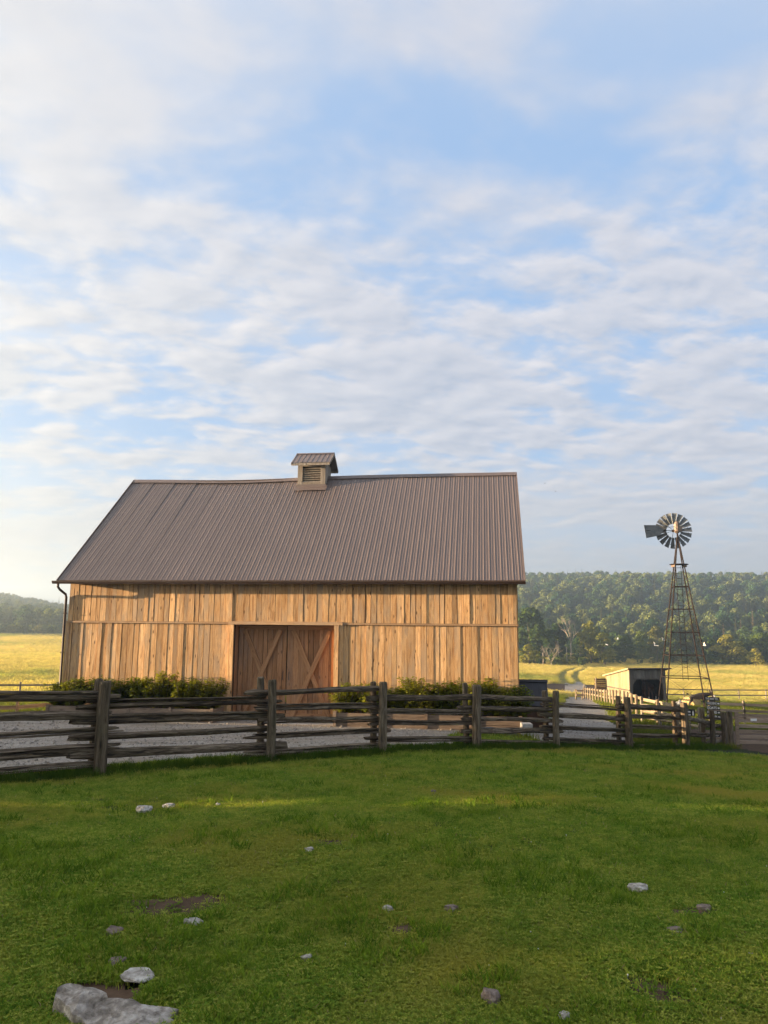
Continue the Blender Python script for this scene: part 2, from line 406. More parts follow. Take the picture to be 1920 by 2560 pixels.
DIRTS = [(445, 2272, 0.36, 0.15), (340, 2295, .16, .06), (820, 2110, .22, .07), (240, 2474, .15, .05), (305, 2492, .16, .05), (1650, 2480, .16, .12), (1010, 2330, .12, .06), (880, 2035, .25, .05), (1740, 2290, .16, .06), (1010, 2100, .2, .05), (1330, 2000, .3, .06)]
def ground_hit(pxx, pyy, up=0.0):
    q = ray(pxx, pyy); Y = 3.0
    for _ in range(60):
        p = q / q[1] * Y; z = g1(p[0], p[1]); want = (EYE - z - up) / (-q[2]) * q[1]
        Y = Y * 0.5 + want * 0.5
    p = q / q[1] * Y
    return np.array([p[0], p[1], g1(p[0], p[1])])
DW = [(*ground_hit(a, b)[:2], rx, ry) for a, b, rx, ry in DIRTS]
def m_dirt(x, y):
    out = np.zeros(np.shape(x), bool)
    for cx, cy, rx, ry in DW:
        out |= ((x - cx) / rx) ** 2 + ((y - cy) / (ry * 1.6)) ** 2 < 1 + 0.55 * vn(x, y, 9.0, cx)
    out |= (x > 12.0) & (y > 24.3 - 0.25 * (x - 12)) & (y < 34) & (x < 30) & (vn(x, y, .6, 5) > -1.4)   # trodden earth by the gate
    out |= (np.hypot((x - 26) / 7, (y - 100) / 14) < 1 + .3 * vn(x, y, .2, 2))                              # bare earth where the track leaves the lane
    return out
TRACK = np.array([(27, 108), (31, 128), (37, 150), (47, 180), (62, 206), (80, 222)])
def m_field(x, y):
    """tall golden grass"""
    u, v = barn_uv(x, y); th = np.arctan2(x, y); r = np.hypot(x, y)
    right = (y > 84 + 2 * vn(x, y, .1)) & (x > 5) & (np.abs(path_dist(x, y, TRACK[:, :]) - 1.1) > 0.75)
    left = (x < 0) & (y > 52) & (th < -0.1)
    return (right | left) & (r < 285) & ~m_dirt(x, y)

# one sheet, fine where the camera looks, out to beyond the hills
th_ = np.r_[np.linspace(-math.pi, -0.75, 60, endpoint=False), np.linspace(-0.75, 0.75, 340, endpoint=False), np.linspace(0.75, math.pi, 60, endpoint=False)]
r_ = np.r_[0.0, 0.8, np.geomspace(1.6, 1240, 330)]
TT, RR = np.meshgrid(th_, r_, indexing='xy')
GX, GY = RR * np.sin(TT), RR * np.cos(TT)
GZ = gz(GX, GY)
micro = 0.012 * vn(GX, GY, 2.3, .7) + 0.008 * vn(GX, GY, 6.1, 2.7)
GZ = GZ + micro * np.clip(1.5 - RR / 30, 0, 1)
nth, nr = len(th_), len(r_)
def grid_mesh(name, mask, dz, mat):
    i, j = np.meshgrid(np.arange(nr - 1), np.arange(nth), indexing='ij')
    j2 = (j + 1) % nth
    q = np.stack([i * nth + j, (i + 1) * nth + j, (i + 1) * nth + j2, i * nth + j2], -1).reshape(-1, 4)
    X, Y, Z = GX.ravel(), GY.ravel(), GZ.ravel()
    if mask is not None:
        cx, cy = X[q].mean(1), Y[q].mean(1)
        q = q[mask(cx, cy)]
    used, invq = np.unique(q.ravel(), return_inverse=True)
    V = np.c_[X[used], Y[used], Z[used] + dz]
    me = bpy.data.meshes.new(name); me.vertices.add(len(V)); me.vertices.foreach_set('co', V.ravel())
    me.loops.add(q.size); me.loops.foreach_set('vertex_index', invq.astype(np.int32))
    me.polygons.add(len(q)); me.polygons.foreach_set('loop_start', np.arange(0, q.size, 4, dtype=np.int32)); me.polygons.foreach_set('loop_total', np.full(len(q), 4, np.int32))
    me.polygons.foreach_set('use_smooth', [True] * len(q)); me.update(calc_edges=True); me.validate()
    me.materials.append(mat)
    return me, V

mt, t = new_mat('turf_and_meadow')
ge = t.n('ShaderNodeNewGeometry'); pos = ge.outputs['Position']
at_f = t.n('ShaderNodeAttribute', attribute_name='field').outputs['Fac']
at_w = t.n('ShaderNodeAttribute', attribute_name='wood').outputs['Fac']
n1 = t.noise(pos, 1.2, 6.0, 0.65); n2 = t.noise(pos, 14.0, 4.0, 0.6)
turf = t.ramp(n1, [(0.3, (0.012, 0.018, 0.005)), (0.5, (0.022, 0.03, 0.008)), (0.72, (0.045, 0.045, 0.014))])
turf = t.mix(t.step(n2, 0.5, 0.8), turf, (0.045, 0.036, 0.018))
nf = t.noise(t.v('MULTIPLY', pos, (0.35, 1.0, 1.0)), 0.16, 6.0, 0.65)
gold = t.ramp(nf, [(0.3, (0.22, 0.24, 0.055)), (0.48, (0.38, 0.33, 0.09)), (0.7, (0.46, 0.36, 0.12))])
col = t.mix(at_f, turf, gold)
col = t.mix(at_w, col, (0.02, 0.028, 0.012))
finish(t, col, 0.95, t.m('ADD', n2, n1), 0.5, 0.03, spec=0.1)
me, V = grid_mesh('ground', None, 0.0, mt)
ff = m_field(V[:, 0], V[:, 1]).astype(np.float32)
ff = np.maximum(ff, 0.55 * ((path_dist(V[:, 0], V[:, 1], TRACK) < 2.6) & (V[:, 1] > 100)).astype(np.float32))
# soften at the vertex level
rv = np.hypot(V[:, 0], V[:, 1]); wv = np.clip((rv - 268) / 12, 0, 1).astype(np.float32)
a_ = me.attributes.new('field', 'FLOAT', 'POINT'); a_.data.foreach_set('value', ff)
a_ = me.attributes.new('wood', 'FLOAT', 'POINT'); a_.data.foreach_set('value', wv)
ground = tag(obj('ground', me), 'grassy ground from the lawn to the wooded hills', kind='structure')

mg, t = new_mat('pale_gravel')
ge = t.n('ShaderNodeNewGeometry'); pos = ge.outputs['Position']
vo = t.n('ShaderNodeTexVoronoi', i_Vector=pos, i_Scale=26.0)
vo2 = t.n('ShaderNodeTexVoronoi', i_Vector=pos, i_Scale=70.0)
n1 = t.noise(pos, 0.8, 5.0, 0.6)
cg = t.mix(t.step(vo.outputs['Color'], 0.2, 0.9), (0.24, 0.215, 0.19), (0.52, 0.48, 0.43))
cg = t.mix(0.35, cg, t.mix(t.step(vo2.outputs['Color'], 0.1, 0.9), (0.16, 0.14, 0.12), (0.54, 0.50, 0.45)))
rut = t.noise(t.v('MULTIPLY', pos, (0.25, 1.6, 1.0)), 1.1, 4.0, 0.6)
cg = t.mix(t.m('MULTIPLY', t.step(rut, 0.5, 0.68), 0.5), cg, (0.15, 0.13, 0.11))
cg = t.mix(t.m('MULTIPLY', t.step(n1, 0.42, 0.7), 0.55), cg, (0.30, 0.25, 0.19))
finish(t, cg, 0.95, t.m('ADD', t.m('MULTIPLY', vo.outputs['Distance'], -1.2), t.m('MULTIPLY', vo2.outputs['Distance'], -0.5)), 1.0, 0.03, spec=0.1)
me, _ = grid_mesh('gravel_yard', lambda x, y: m_gravel(x, y) & (y < 27), 0.022, mg)
tag(obj('gravel_yard', me), 'pale gravel yard between the rail fence and the barn', kind='structure')
me, _ = grid_mesh('gravel_path', lambda x, y: m_gravel(x, y) & (y >= 27), 0.022, mg)
tag(obj('gravel_path', me), 'pale gravel lane running from the yard towards the golden field', kind='structure')
md = plain('bare_earth', (0.055, 0.034, 0.022), (0.115, 0.075, 0.048), 7.0, 0.95, 1.0, spec=0.1)
me, _ = grid_mesh('bare_earth', lambda x, y: m_dirt(x, y) & ~m_gravel(x, y), 0.012, md)
tag(obj('bare_earth', me), 'trodden bare earth in the lawn, by the gate and on the lane', kind='structure')

# ------------------------------------------------------------------ barn
BZ = -1.46                                   # base of the walls
W_, HD, OF, OS = 15.0, 4.62, 0.42, 0.242
Z = lambda zabs: zabs - BZ                   # barn-local height
ZE, ZR, ZT, ZW = Z(3.05), Z(7.444), Z(1.66), Z(2.96)
barn = thing('barn', 'timber barn with honey coloured board walls and brown ribbed metal roof', 'barn', (BO[0], BO[1], BZ), -BYAW)
D0, D1, DTOP, DBOT = 5.86, 9.20, Z(1.66), 0.10
REC = 0.46

b = MB()                                     # dark sheathing the boards are nailed on
b.box((0, 0.0, 0), (D0, 0.12, ZW)); b.box((D1, 0.0, 0), (W_, 0.12, ZW)); b.box((D0, 0.0, DTOP), (D1, 0.12, ZW))
wall_f = b.build('front_wall', M_back, barn)
b = MB()
b.box((0.0, 2 * HD - 0.12, 0), (W_, 2 * HD, ZW))
for u0, u1 in ((0.0, 0.12), (W_ - 0.12, W_)):
    zz1 = ZR - 0.1
    ps = [(0.12, 0), (2 * HD - 0.12, 0), (2 * HD - 0.12, ZW), (HD, zz1), (0.12, ZW)]
    vsx = [(u0, v, z) for v, z in ps] + [(u1, v, z) for v, z in ps]
    b.add(vsx, [(4, 3, 2, 1, 0), (5, 6, 7, 8, 9)] + [(k, (k + 1) % 5, (k + 1) % 5 + 5, k + 5) for k in range(5)])
side = b.build('side_wall', M_back, barn)
def gable_boards(u, sgn):
    v = 0.02
    while v < 2 * HD - 0.05:
        wd = min(random.uniform(0.16, 0.24), 2 * HD - v); zt = [ZW + max(0.0, (HD - abs(q - HD)) / HD * (ZR - 0.16 - ZW)) - 0.02 for q in (v, v + wd - 0.01)]
        o = random.uniform(0.018, 0.032) * sgn; e = 0.002 * sgn; v1 = v + wd - 0.01
        mb = MB(); mb.add([(u + o, v, 0.02), (u + o, v1, 0.02), (u + o, v1, zt[1]), (u + o, v, zt[0]), (u + e, v, 0.02), (u + e, v1, 0.02), (u + e, v1, zt[1]), (u + e, v, zt[0])], [(0, 1, 2, 3), (7, 6, 5, 4), (0, 4, 5, 1), (1, 5, 6, 2), (2, 6, 7, 3), (3, 7, 4, 0)])
        mb.build('board', M_board, side); v += wd

def board(u0, u1, z0, z1, vf, th, mat, parent, name='board', wav=0.006, axis='z'):
    """plank with slightly uneven long edges"""
    n = 6; mb = MB(); k = random.uniform(0, 50)
    L, Rr = [], []
    tilt = random.uniform(-0.004, 0.004)
    for i in range(n):
        f = i / (n - 1); z = z0 + (z1 - z0) * f
        L.append((u0 + wav * mnoise.noise((k, f * 4.1, 0)), z)); Rr.append((u1 + wav * mnoise.noise((k + 9, f * 4.1, 3)), z))
    vv = []
    for i in range(n):
        bow = 0.004 * mnoise.noise((k, f * 2, i * .7))
        vv += [(L[i][0], vf + bow - tilt, L[i][1]), (Rr[i][0], vf + bow + tilt, Rr[i][1]), (Rr[i][0], vf + th, Rr[i][1]), (L[i][0], vf + th, L[i][1])]
    ff_ = []
    for i in range(n - 1):
        a = i * 4
        ff_ += [(a, a + 1, a + 5, a + 4), (a + 1, a + 2, a + 6, a + 5), (a + 3, a, a + 4, a + 7)]
    e = (n - 1) * 4
    ff_ += [(0, 3, 2, 1), (e, e + 1, e + 2, e + 3)]
    mb.add(vv, ff_)
    return mb.build(name, mat, parent)

def run_boards(u0, u1, z0, z1, wmin, wmax, parent, mat, vbase=-0.03, gap=0.009, jit=0.007, zj=0.0, th=None):
    u = u0
    while u < u1 - 0.02:
        wd = random.uniform(wmin, wmax)
        if u1 - u - wd < wmin * 0.6: wd = u1 - u
        v = vbase - abs(random.gauss(0, jit))
        g = gap + (random.uniform(0.01, 0.03) if random.random() < 0.10 else 0)
        board(u + g / 2, u + wd - g / 2, z0 + random.uniform(-zj, zj), z1, v, (th or -v - 0.003), mat, parent)
        u += wd

run_boards(0.0, W_, ZT + 0.05, ZW - 0.004, 0.15, 0.245, wall_f, M_board, -0.028)
run_boards(0.0, D0 - 0.155, 0.02, ZT - 0.02, 0.15, 0.235, wall_f, M_board, -0.022, zj=0.015)
run_boards(D1 + 0.155, W_, 0.02, ZT - 0.02, 0.15, 0.24, wall_f, M_board, -0.022, zj=0.015)

def part(name, mat, parent, *boxes):
    mb = MB()
    for lo, hi in boxes: mb.box(lo, hi)
    return mb.build(name, mat, parent)
gable_boards(0.0, -1); gable_boards(W_, 1)
part('trim_ledge', M_trim, barn, ((-0.03, -0.075, ZT - 0.015), (D0 - 0.19, 0.0 - 0.001, ZT + 0.045)))
part('trim_ledge', M_trim, barn, ((D1 + 0.19, -0.075, ZT - 0.015), (W_ + 0.03, 0.0 - 0.001, ZT + 0.045)))
part('door_header', M_trim, barn, ((D0 - 0.18, -0.10, ZT - 0.03), (D1 + 0.28, -0.002, ZT + 0.075)))
part('door_jamb', M_board, barn, ((D0 - 0.15, -0.085, 0.02), (D0 - 0.004, -0.003, ZT - 0.034)))
part('door_jamb', M_board, barn, ((D1 + 0.004, -0.085, 0.02), (D1 + 0.15, -0.003, ZT - 0.034)))
part('door_reveal', M_door, barn, ((D0 - 0.05, 0.001, 0.02), (D0 - 0.001, REC + 0.1, DTOP - 0.05)))
part('door_reveal', M_door, barn, ((D1 + 0.001, 0.001, 0.02), (D1 + 0.05, REC + 0.1, DTOP - 0.05)))
part('door_soffit', M_door, barn, ((D0 - 0.05, 0.002, DTOP - 0.048), (D1 + 0.05, REC + 0.1, DTOP - 0.001)))
part('corner_board', M_board, barn, ((-0.035, -0.07, 0.0), (0.10, -0.05, ZT - 0.017)))
part('door_sill', M_planter, barn, ((D0, 0.0, 0.0), (D1, REC + 0.1, DBOT - 0.01)))
part('door_threshold', M_conc, barn, ((D0 + 1.3, -0.95, -0.10), (D1 + 0.25, -0.10, 0.07)))
part('foundation', M_planter, barn, ((0.0, -0.05, -0.5), (W_, 0.0, 0.015)))

dmid = 7.52
for k, (a, e) in enumerate(((D0 + 0.03, dmid - 0.012), (dmid + 0.012, D1 - 0.03))):
    leaf = part('door', M_back, barn, ((a + 0.01, REC + 0.03, DBOT), (e - 0.01, REC + 0.06, DTOP - 0.06)))
    run_boards(a, e, DBOT, DTOP - 0.06, 0.14, 0.2, leaf, M_door, REC + 0.012, 0.006, 0.004, th=0.017)
    sa = a + 0.02; se = e - 0.02; zt, zb = DTOP - 0.20, DBOT + 0.02
    part('top_rail', M_brace, leaf, ((a, REC - 0.035, DTOP - 0.19), (e, REC - 0.002, DTOP - 0.062)))
    part('bottom_rail', M_brace, leaf, ((a, REC - 0.035, DBOT), (e, REC - 0.002, DBOT + 0.15)))
    if k == 0: part('stile', M_door, leaf, ((a, REC - 0.034, DBOT + 0.152), (a + 0.14, REC - 0.002, DTOP - 0.192)))
    else: part('stile', M_door_sunlit, leaf, ((e - 0.15, REC - 0.034, DBOT + 0.152), (e, REC - 0.002, DTOP - 0.192)))
    x0, x1 = (a + 0.18, e - 0.20) if k == 0 else (a + 0.20, e - 0.20)
    for (p0, p1, dv) in (((x0, zt), (x1 + 0.02, zb), 0.0), ((x1, zt), (x0, zb), -0.022)):
        A, B_ = (p0[0], REC - 0.036 + dv, p0[1]), (p1[0], REC - 0.036 + dv, p1[1])
        L = (Vector(B_) - Vector(A)).length
        MB().box((0, -0.01, -0.075), (L, 0.01 - dv, 0.075)).build('brace', M_brace, leaf, frame(A, B_, (0, 0, 1)))
    hx = (e - 0.09) if k == 0 else (a + 0.09)
    mb = MB(); mb.tube([(hx, REC - 0.0, Z(0.1)), (hx, REC - 0.06, Z(0.1)), (hx, REC - 0.06, Z(-0.15)), (hx, REC - 0.0, Z(-0.15))], 0.012, 6)
    mb.build('handle', M_blackmetal, leaf)

# roof: ribbed steel sheets, one object per sheet
SL = math.hypot(HD + OF, ZR - ZE); SA = math.atan2(ZR - ZE, HD + OF)
def rib_profile(wd, pitch, rib_h=0.010, minor=True):
    pts = [(0.0, 0.0)]; n = round(wd / pitch)
    for i in range(n):
        x = i * pitch
        seq = [(0.004, 0), (0.014, rib_h), (0.026, rib_h), (0.036, 0)]
        if minor: seq += [(0.095, 0), (0.101, 0.005), (0.112, 0.005), (0.118, 0)]
        pts += [(x + a, h) for a, h in seq if x + a < wd]
    pts.append((wd, 0.0))
    return pts
def sheet_mesh(name, wd, length, pitch, mat, **k):
    pr = rib_profile(wd, pitch, **k); mb = MB(); n = len(pr)
    mb.add([(x, 0, h) for x, h in pr] + [(x, length, h) for x, h in pr], [(i, i + 1, n + i + 1, n + i) for i in range(n - 1)])
    mb.add([(0, 0, -0.012), (wd, 0, -0.012), (wd, length, -0.012), (0, length, -0.012)], [(3, 2, 1, 0)])
    return mb.mesh(name, mat)
PW = (W_ + 2 * OS) / 17
sheet = sheet_mesh('roof_panel', PW - 0.0015, SL, PW / 5, M_roof)
def sag(u): return 0.11 * math.exp(-((u - 4.2) / 3.2) ** 2)
mb = MB(); _dk = 0.16                        # roof deck under the sheets
mb.add([(-OS, -OF, ZE - 0.03), (W_ + OS, -OF, ZE - 0.03), (W_ + OS, HD, ZR - _dk), (-OS, HD, ZR - _dk), (W_ + OS, 2 * HD + OF, ZE - 0.03), (-OS, 2 * HD + OF, ZE - 0.03)], [(0, 1, 2, 3), (3, 2, 4, 5)])
front_roof = mb.build('roof', M_back, barn)
for i in range(17):
    u = -OS + i * PW; da = sag(u + PW / 2) / SL
    M = Matrix.Translation((u, -OF, ZE)) @ Matrix.Rotation(SA - da, 4, 'X')
    obj('roof_panel', sheet, front_roof, M)
    M2 = Matrix.Translation((u + PW, 2 * HD + OF, ZE)) @ Matrix.Rotation(math.pi, 4, 'Z') @ Matrix.Rotation(SA - da, 4, 'X')
    obj('roof_panel', sheet, front_roof, M2)
mb = MB(); nseg = 24
for i in range(nseg + 1):
    u = -OS - 0.02 + (W_ + 2 * OS + 0.04) * i / nseg; zc = ZR - sag(u) + 0.052
    mb.v += [(u, HD - 0.17, zc - 0.15), (u, HD, zc), (u, HD + 0.17, zc - 0.15)]
    if i: o_ = 3 * i; mb.f += [(o_ - 3, o_, o_ + 1, o_ - 2), (o_ - 2, o_ + 1, o_ + 2, o_ - 1)]
rc = mb.build('ridge_cap', M_roof, front_roof)
md_ = rc.modifiers.new('thick', 'SOLIDIFY'); md_.thickness = 0.012
for u in (-OS - 0.012, W_ + OS + 0.012):
    for sgn in (1, -1):
        A = (u, HD - sgn * (HD + OF), ZE - 0.05); B_ = (u, HD, ZR - 0.045)
        mb = MB(); mb.bar(A, B_, 0.022, 0.15, up=(0, 0, 1)); mb.build('rake_trim', M_roof, front_roof)
part('fascia', M_trim, barn, ((-OS, -OF + 0.01, ZE - 0.12), (W_ + OS, -OF + 0.035, ZE - 0.012)))
mb = MB(); mb.add([(-OS, -OF + 0.04, ZE - 0.10), (W_ + OS, -OF + 0.04, ZE - 0.10), (W_ + OS, 0.1, ZE - 0.03), (-OS, 0.1, ZE - 0.03),
                   (-OS, -OF + 0.04, ZE - 0.08), (W_ + OS, -OF + 0.04, ZE - 0.08), (W_ + OS, 0.1, ZE + 0.02), (-OS, 0.1, ZE + 0.02)],
                  [(0, 3, 2, 1), (4, 5, 6, 7), (0, 1, 5, 4), (1, 2, 6, 5), (2, 3, 7, 6), (3, 0, 4, 7)])
mb.build('soffit', M_gutter, barn)
mb = MB(); g0, g1_ = -OF - 0.115, -OF + 0.008
prof = [(g1_, 0.0), (g1_, -0.10), (g0 + 0.035, -0.10), (g0 + 0.012, -0.05), (g0, -0.03), (g0, 0.0), (g0 + 0.012, 0.0), (g0 + 0.02, -0.04), (g0 + 0.04, -0.088), (g1_ - 0.008, -0.088), (g1_ - 0.008, 0.0)]
ua, ub = -OS - 0.14, W_ + OS + 0.02; n = len(prof)
mb.add([(ua, v, ZE - 0.022 + z) for v, z in prof] + [(ub, v, ZE - 0.022 + z) for v, z in prof],
       [(i, (i + 1) % n, n + (i + 1) % n, n + i) for i in range(n)] + [tuple(reversed(range(n))), tuple(range(n, 2 * n))])
gut = mb.build('gutter', M_gutter, barn)
mb = MB(); zg = ZE - 0.12
mb.tube([(-0.18, -OF - 0.05, zg + 0.03), (-0.18, -OF - 0.05, zg - 0.10), (-0.15, -OF + 0.02, zg - 0.19), (-0.09, -0.12, zg - 0.34), (-0.085, -0.08, zg - 0.44), (-0.085, -0.08, 0.35), (-0.10, -0.14, 0.22), (-0.10, -0.32, 0.12)], 0.042, 8)
mb.build('downspout', M_gutter, gut, smooth=True)
for k in range(0, 3):
    part('strap', M_gutter, gut, ((-0.14, -0.13, 0.8 + k * 1.3), (-0.03, -0.03, 0.83 + k * 1.3)))

# louvred cupola on the ridge
CU0, CU1, CV0, CV1 = 6.80, 7.90, HD - 0.58, HD + 0.58
CB, CT = Z(6.93), Z(7.86)
cup = MB().box((CU0 + 0.05, CV0 + 0.10, CB), (CU1 - 0.05, CV1 - 0.10, CT)).build('cupola', M_back, barn)
for lo, hi in (((CU0, CV0, CB), (CU0 + 0.19, CV0 + 0.098, CT)), ((CU1 - 0.19, CV0, CB), (CU1, CV0 + 0.098, CT)),
               ((CU0 + 0.192, CV0 + 0.004, CB), (CU1 - 0.192, CV0 + 0.098, CB + 0.20)), ((CU0 + 0.192, CV0 + 0.004, CT - 0.10), (CU1 - 0.192, CV0 + 0.098, CT))):
    part('frame_board', M_cup, cup, (lo, hi))
for k in range(6):
    u = CU1 - 0.0; v0 = CV0 + 0.10 + k * 0.16
    part('side_board', M_cup, cup, ((CU1 - 0.048, v0, CB), (CU1 - 0.002, v0 + 0.155, CT)))
    part('side_board', M_cup, cup, ((CU0 + 0.002, v0, CB), (CU0 + 0.048, v0 + 0.155, CT)))
for k in range(7):
    z = CB + 0.235 + k * 0.088
    mb = MB(); mb.box((CU0 + 0.195, -0.055, -0.009), (CU1 - 0.195, 0.055, 0.009), Matrix.Translation((0, CV0 + 0.055, z)) @ Matrix.Rotation(R(38), 4, 'X'))
    mb.build('louvre_slat', M_cup, cup)
CE, CR_ = Z(7.86), Z(8.40); CO0, CO1 = 6.60, 8.12; CVE = 0.84
csl = math.hypot(CVE, CR_ - CE); csa = math.atan2(CR_ - CE, CVE)
csheet = sheet_mesh('cupola_roof_panel', (CO1 - CO0) / 2 - 0.002, csl, (CO1 - CO0) / 8, M_roof, minor=False)
for k in range(2):
    u = CO0 + k * (CO1 - CO0) / 2
    obj('roof_panel', csheet, cup, Matrix.Translation((u, HD - CVE, CE)) @ Matrix.Rotation(csa, 4, 'X'))
    obj('roof_panel', csheet, cup, Matrix.Translation((u + (CO1 - CO0) / 2, HD + CVE, CE)) @ Matrix.Rotation(math.pi, 4, 'Z') @ Matrix.Rotation(csa, 4, 'X'))
mb = MB(); mb.add([(CO0 - 0.01, HD - 0.10, CR_ - 0.035), (CO1 + 0.01, HD - 0.10, CR_ - 0.035), (CO1 + 0.01, HD, CR_ + 0.032), (CO0 - 0.01, HD, CR_ + 0.032), (CO1 + 0.01, HD + 0.1, CR_ - 0.035), (CO0 - 0.01, HD + 0.1, CR_ - 0.035)], [(0, 1, 2, 3), (3, 2, 4, 5)])
mb.build('ridge_cap', M_roof, cup)
part('fascia_board', M_cup, cup, ((CO0 + 0.01, HD - CVE + 0.005, CE - 0.11), (CO1 - 0.01, HD - CVE + 0.03, CE - 0.014)), ((CO0 + 0.01, HD + CVE - 0.03, CE - 0.11), (CO1 - 0.01, HD + CVE - 0.005, CE - 0.014)))
mb = MB()
for u in (CU0 + 0.06, CU1 - 0.06):
    mb.add([(u, HD - CVE + 0.1, CE - 0.02), (u, HD + CVE - 0.1, CE - 0.02), (u, HD, CR_ - 0.06), (u + .02, HD - CVE + 0.1, CE - 0.02), (u + .02, HD + CVE - 0.1, CE - 0.02), (u + .02, HD, CR_ - 0.06)], [(0, 2, 1), (3, 4, 5), (0, 1, 4, 3), (1, 2, 5, 4), (2, 0, 3, 5)])
mb.build('gable_panel', M_cup, cup)
for s_, u in ((0, CO0), (1, CO1)):
    for g in (1, -1):
        mb = MB(); mb.bar((u, HD - g * CVE, CE - 0.055), (u, HD, CR_ - 0.045), 0.02, 0.10); mb.build('rake_board', M_cup, cup)
zf = ZE + (CV0 - 0.06 + OF) * math.tan(SA)
mb = MB(); mb.add([(CU0 - 0.08, CV0 - 0.22, zf - 0.115), (CU1 + 0.08, CV0 - 0.22, zf - 0.115), (CU1 + 0.08, CV0 - 0.012, zf + 0.075), (CU0 - 0.08, CV0 - 0.012, zf + 0.075), (CU1 + 0.03, CV0 - 0.012, zf + 0.16), (CU0 - 0.03, CV0 - 0.012, zf + 0.16)], [(0, 1, 2, 3), (3, 2, 4, 5)])
mb.build('flashing', M_roof, cup)

# ------------------------------------------------------------------ foliage builders
def leaf_cloud(rg, centers, radii, n, size, up=0.25, flat=0.8):
    """n leaf faces spread over the skins of many clumps"""
    k = rg.integers(0, len(centers), n); c = centers[k]; rr = radii[k]
    dv = rg.normal(size=(n, 3)); dv /= np.linalg.norm(dv, axis=1)[:, None]
    dv[:, 2] = np.where(dv[:, 2] < -0.35, -dv[:, 2], dv[:, 2])
    pos = c + dv * (rr * (0.55 + 0.5 * rg.random(n) ** 0.6))[:, None] * np.array([1, 1, flat])
    nrm = dv + rg.normal(scale=0.55, size=(n, 3)) + np.array([0, 0, up]); nrm /= np.linalg.norm(nrm, axis=1)[:, None]
    a = np.cross(nrm, rg.normal(size=(n, 3))); a /= np.linalg.norm(a, axis=1)[:, None]; b_ = np.cross(nrm, a)
    s = (size * (0.6 + 0.8 * rg.random(n)))[:, None]
    q = np.stack([pos - a * s * 0.5, pos + b_ * s * 0.3 , pos + a * s * 0.5, pos - b_ * s * 0.3], 1)
    q[:, 1] += nrm * s * 0.08; q[:, 3] += nrm * s * 0.08
    return q

def quads_mesh(name, q, mat):
    n = len(q); me = bpy.data.meshes.new(name)
    me.vertices.add(n * 4); me.vertices.foreach_set('co', q.reshape(-1).astype(np.float32))
    me.loops.add(n * 4); me.loops.foreach_set('vertex_index', np.arange(n * 4, dtype=np.int32))
    me.polygons.add(n); me.polygons.foreach_set('loop_start', np.arange(0, n * 4, 4, dtype=np.int32)); me.polygons.foreach_set('loop_total', np.full(n, 4, np.int32))
    me.update(calc_edges=True); me.materials.append(mat)
    return me

def crown(name, seed, h, wd, nclump, n, leaf, mat, low=0.22, flat=0.8):
    rg = np.random.default_rng(seed)
    cs, rs = [], []
    lob = rg.uniform(0, 6.28, 3)
    for i in range(nclump):
        f = rg.random() ** 0.8; z = h * (low + (0.93 - low) * f)
        prof = math.sin(min(1.0, (f * 0.86 + 0.17)) * math.pi) ** 0.6
        an = rg.uniform(0, 6.28); rad = wd / 2 * prof * (0.55 + 0.42 * rg.random()) * (0.8 + 0.28 * math.sin(an * 2 + lob[0]) + 0.16 * math.sin(an * 3 + lob[1] + f * 3))
        cs.append((rad * math.cos(an) * 0.82, rad * math.sin(an) * 0.82, z)); rs.append(wd * rg.uniform(0.10, 0.19))
    q = leaf_cloud(rg, np.array(cs), np.array(rs), n, leaf, flat=flat)
    return quads_mesh(name, q, mat), np.array(cs)

def trunk_mesh(name, h, r, cs, mat, seed, nl=7):
    rg = random.Random(seed); mb = MB()
    top = Vector((rg.uniform(-.2, .2), rg.uniform(-.2, .2), h * 0.72))
    pts = [Vector((0, 0, -0.4)), Vector((0.03 * h * rg.uniform(-1, 1), 0.03 * h * rg.uniform(-1, 1), h * 0.3)), top]
    mb.tube(pts, [r * 1.25, r * 0.8, r * 0.2], 7)
    for k in range(nl):
        e = Vector(cs[rg.randrange(len(cs))]); s = pts[1].lerp(top, rg.uniform(0, 0.7))
        mb.tube([s, s.lerp(e, 0.5) + Vector((0, 0, -0.03 * h)), e], [r * 0.42, r * 0.25, r * 0.07], 5)
    return mb.mesh(name, mat, True)

M_bark = plain('bark', (0.05, 0.04, 0.03), (0.12, 0.10, 0.08), 5, 0.9, 0.6)
M_deadwood = plain('pale_dead_wood', (0.22, 0.18, 0.14), (0.36, 0.31, 0.25), 5, 0.9, 0.3)
M_dark = leafy('dark_green_leaves', (0.018, 0.036, 0.010), (0.034, 0.062, 0.015), (0.055, 0.088, 0.022), 0.25, 0.25, 0.5)
M_mid = leafy('mid_green_leaves', (0.045, 0.075, 0.018), (0.085, 0.125, 0.028), (0.130, 0.165, 0.040), 0.3, 0.2, 0.55)
M_yel = leafy('yellow_green_leaves', (0.110, 0.130, 0.022), (0.190, 0.200, 0.034), (0.260, 0.245, 0.048), 0.3, 0.2, 0.5)
M_oliv = leafy('olive_leaves', (0.075, 0.088, 0.022), (0.125, 0.132, 0.034), (0.18, 0.168, 0.046), 0.3, 0.2, 0.5)
M_spruce = leafy('spruce_needles', (0.030, 0.042, 0.018), (0.058, 0.066, 0.028), (0.088, 0.088, 0.038), 0.15, 0.2, 0.5)
M_brownspruce = leafy('browned_spruce_needles', (0.11, 0.085, 0.05), (0.15, 0.115, 0.07), (0.18, 0.14, 0.09), 0.15, 0.3, 0.4)
M_forest = leafy('hillside_leaves', (0.022, 0.056, 0.026), (0.056, 0.104, 0.040), (0.140, 0.168, 0.056), 0.3, 0.014, 0.8)
M_shrub = leafy('shrub_leaves', (0.09, 0.125, 0.013), (0.185, 0.215, 0.024), (0.32, 0.31, 0.042), 0.4, 1.2, 0.35)

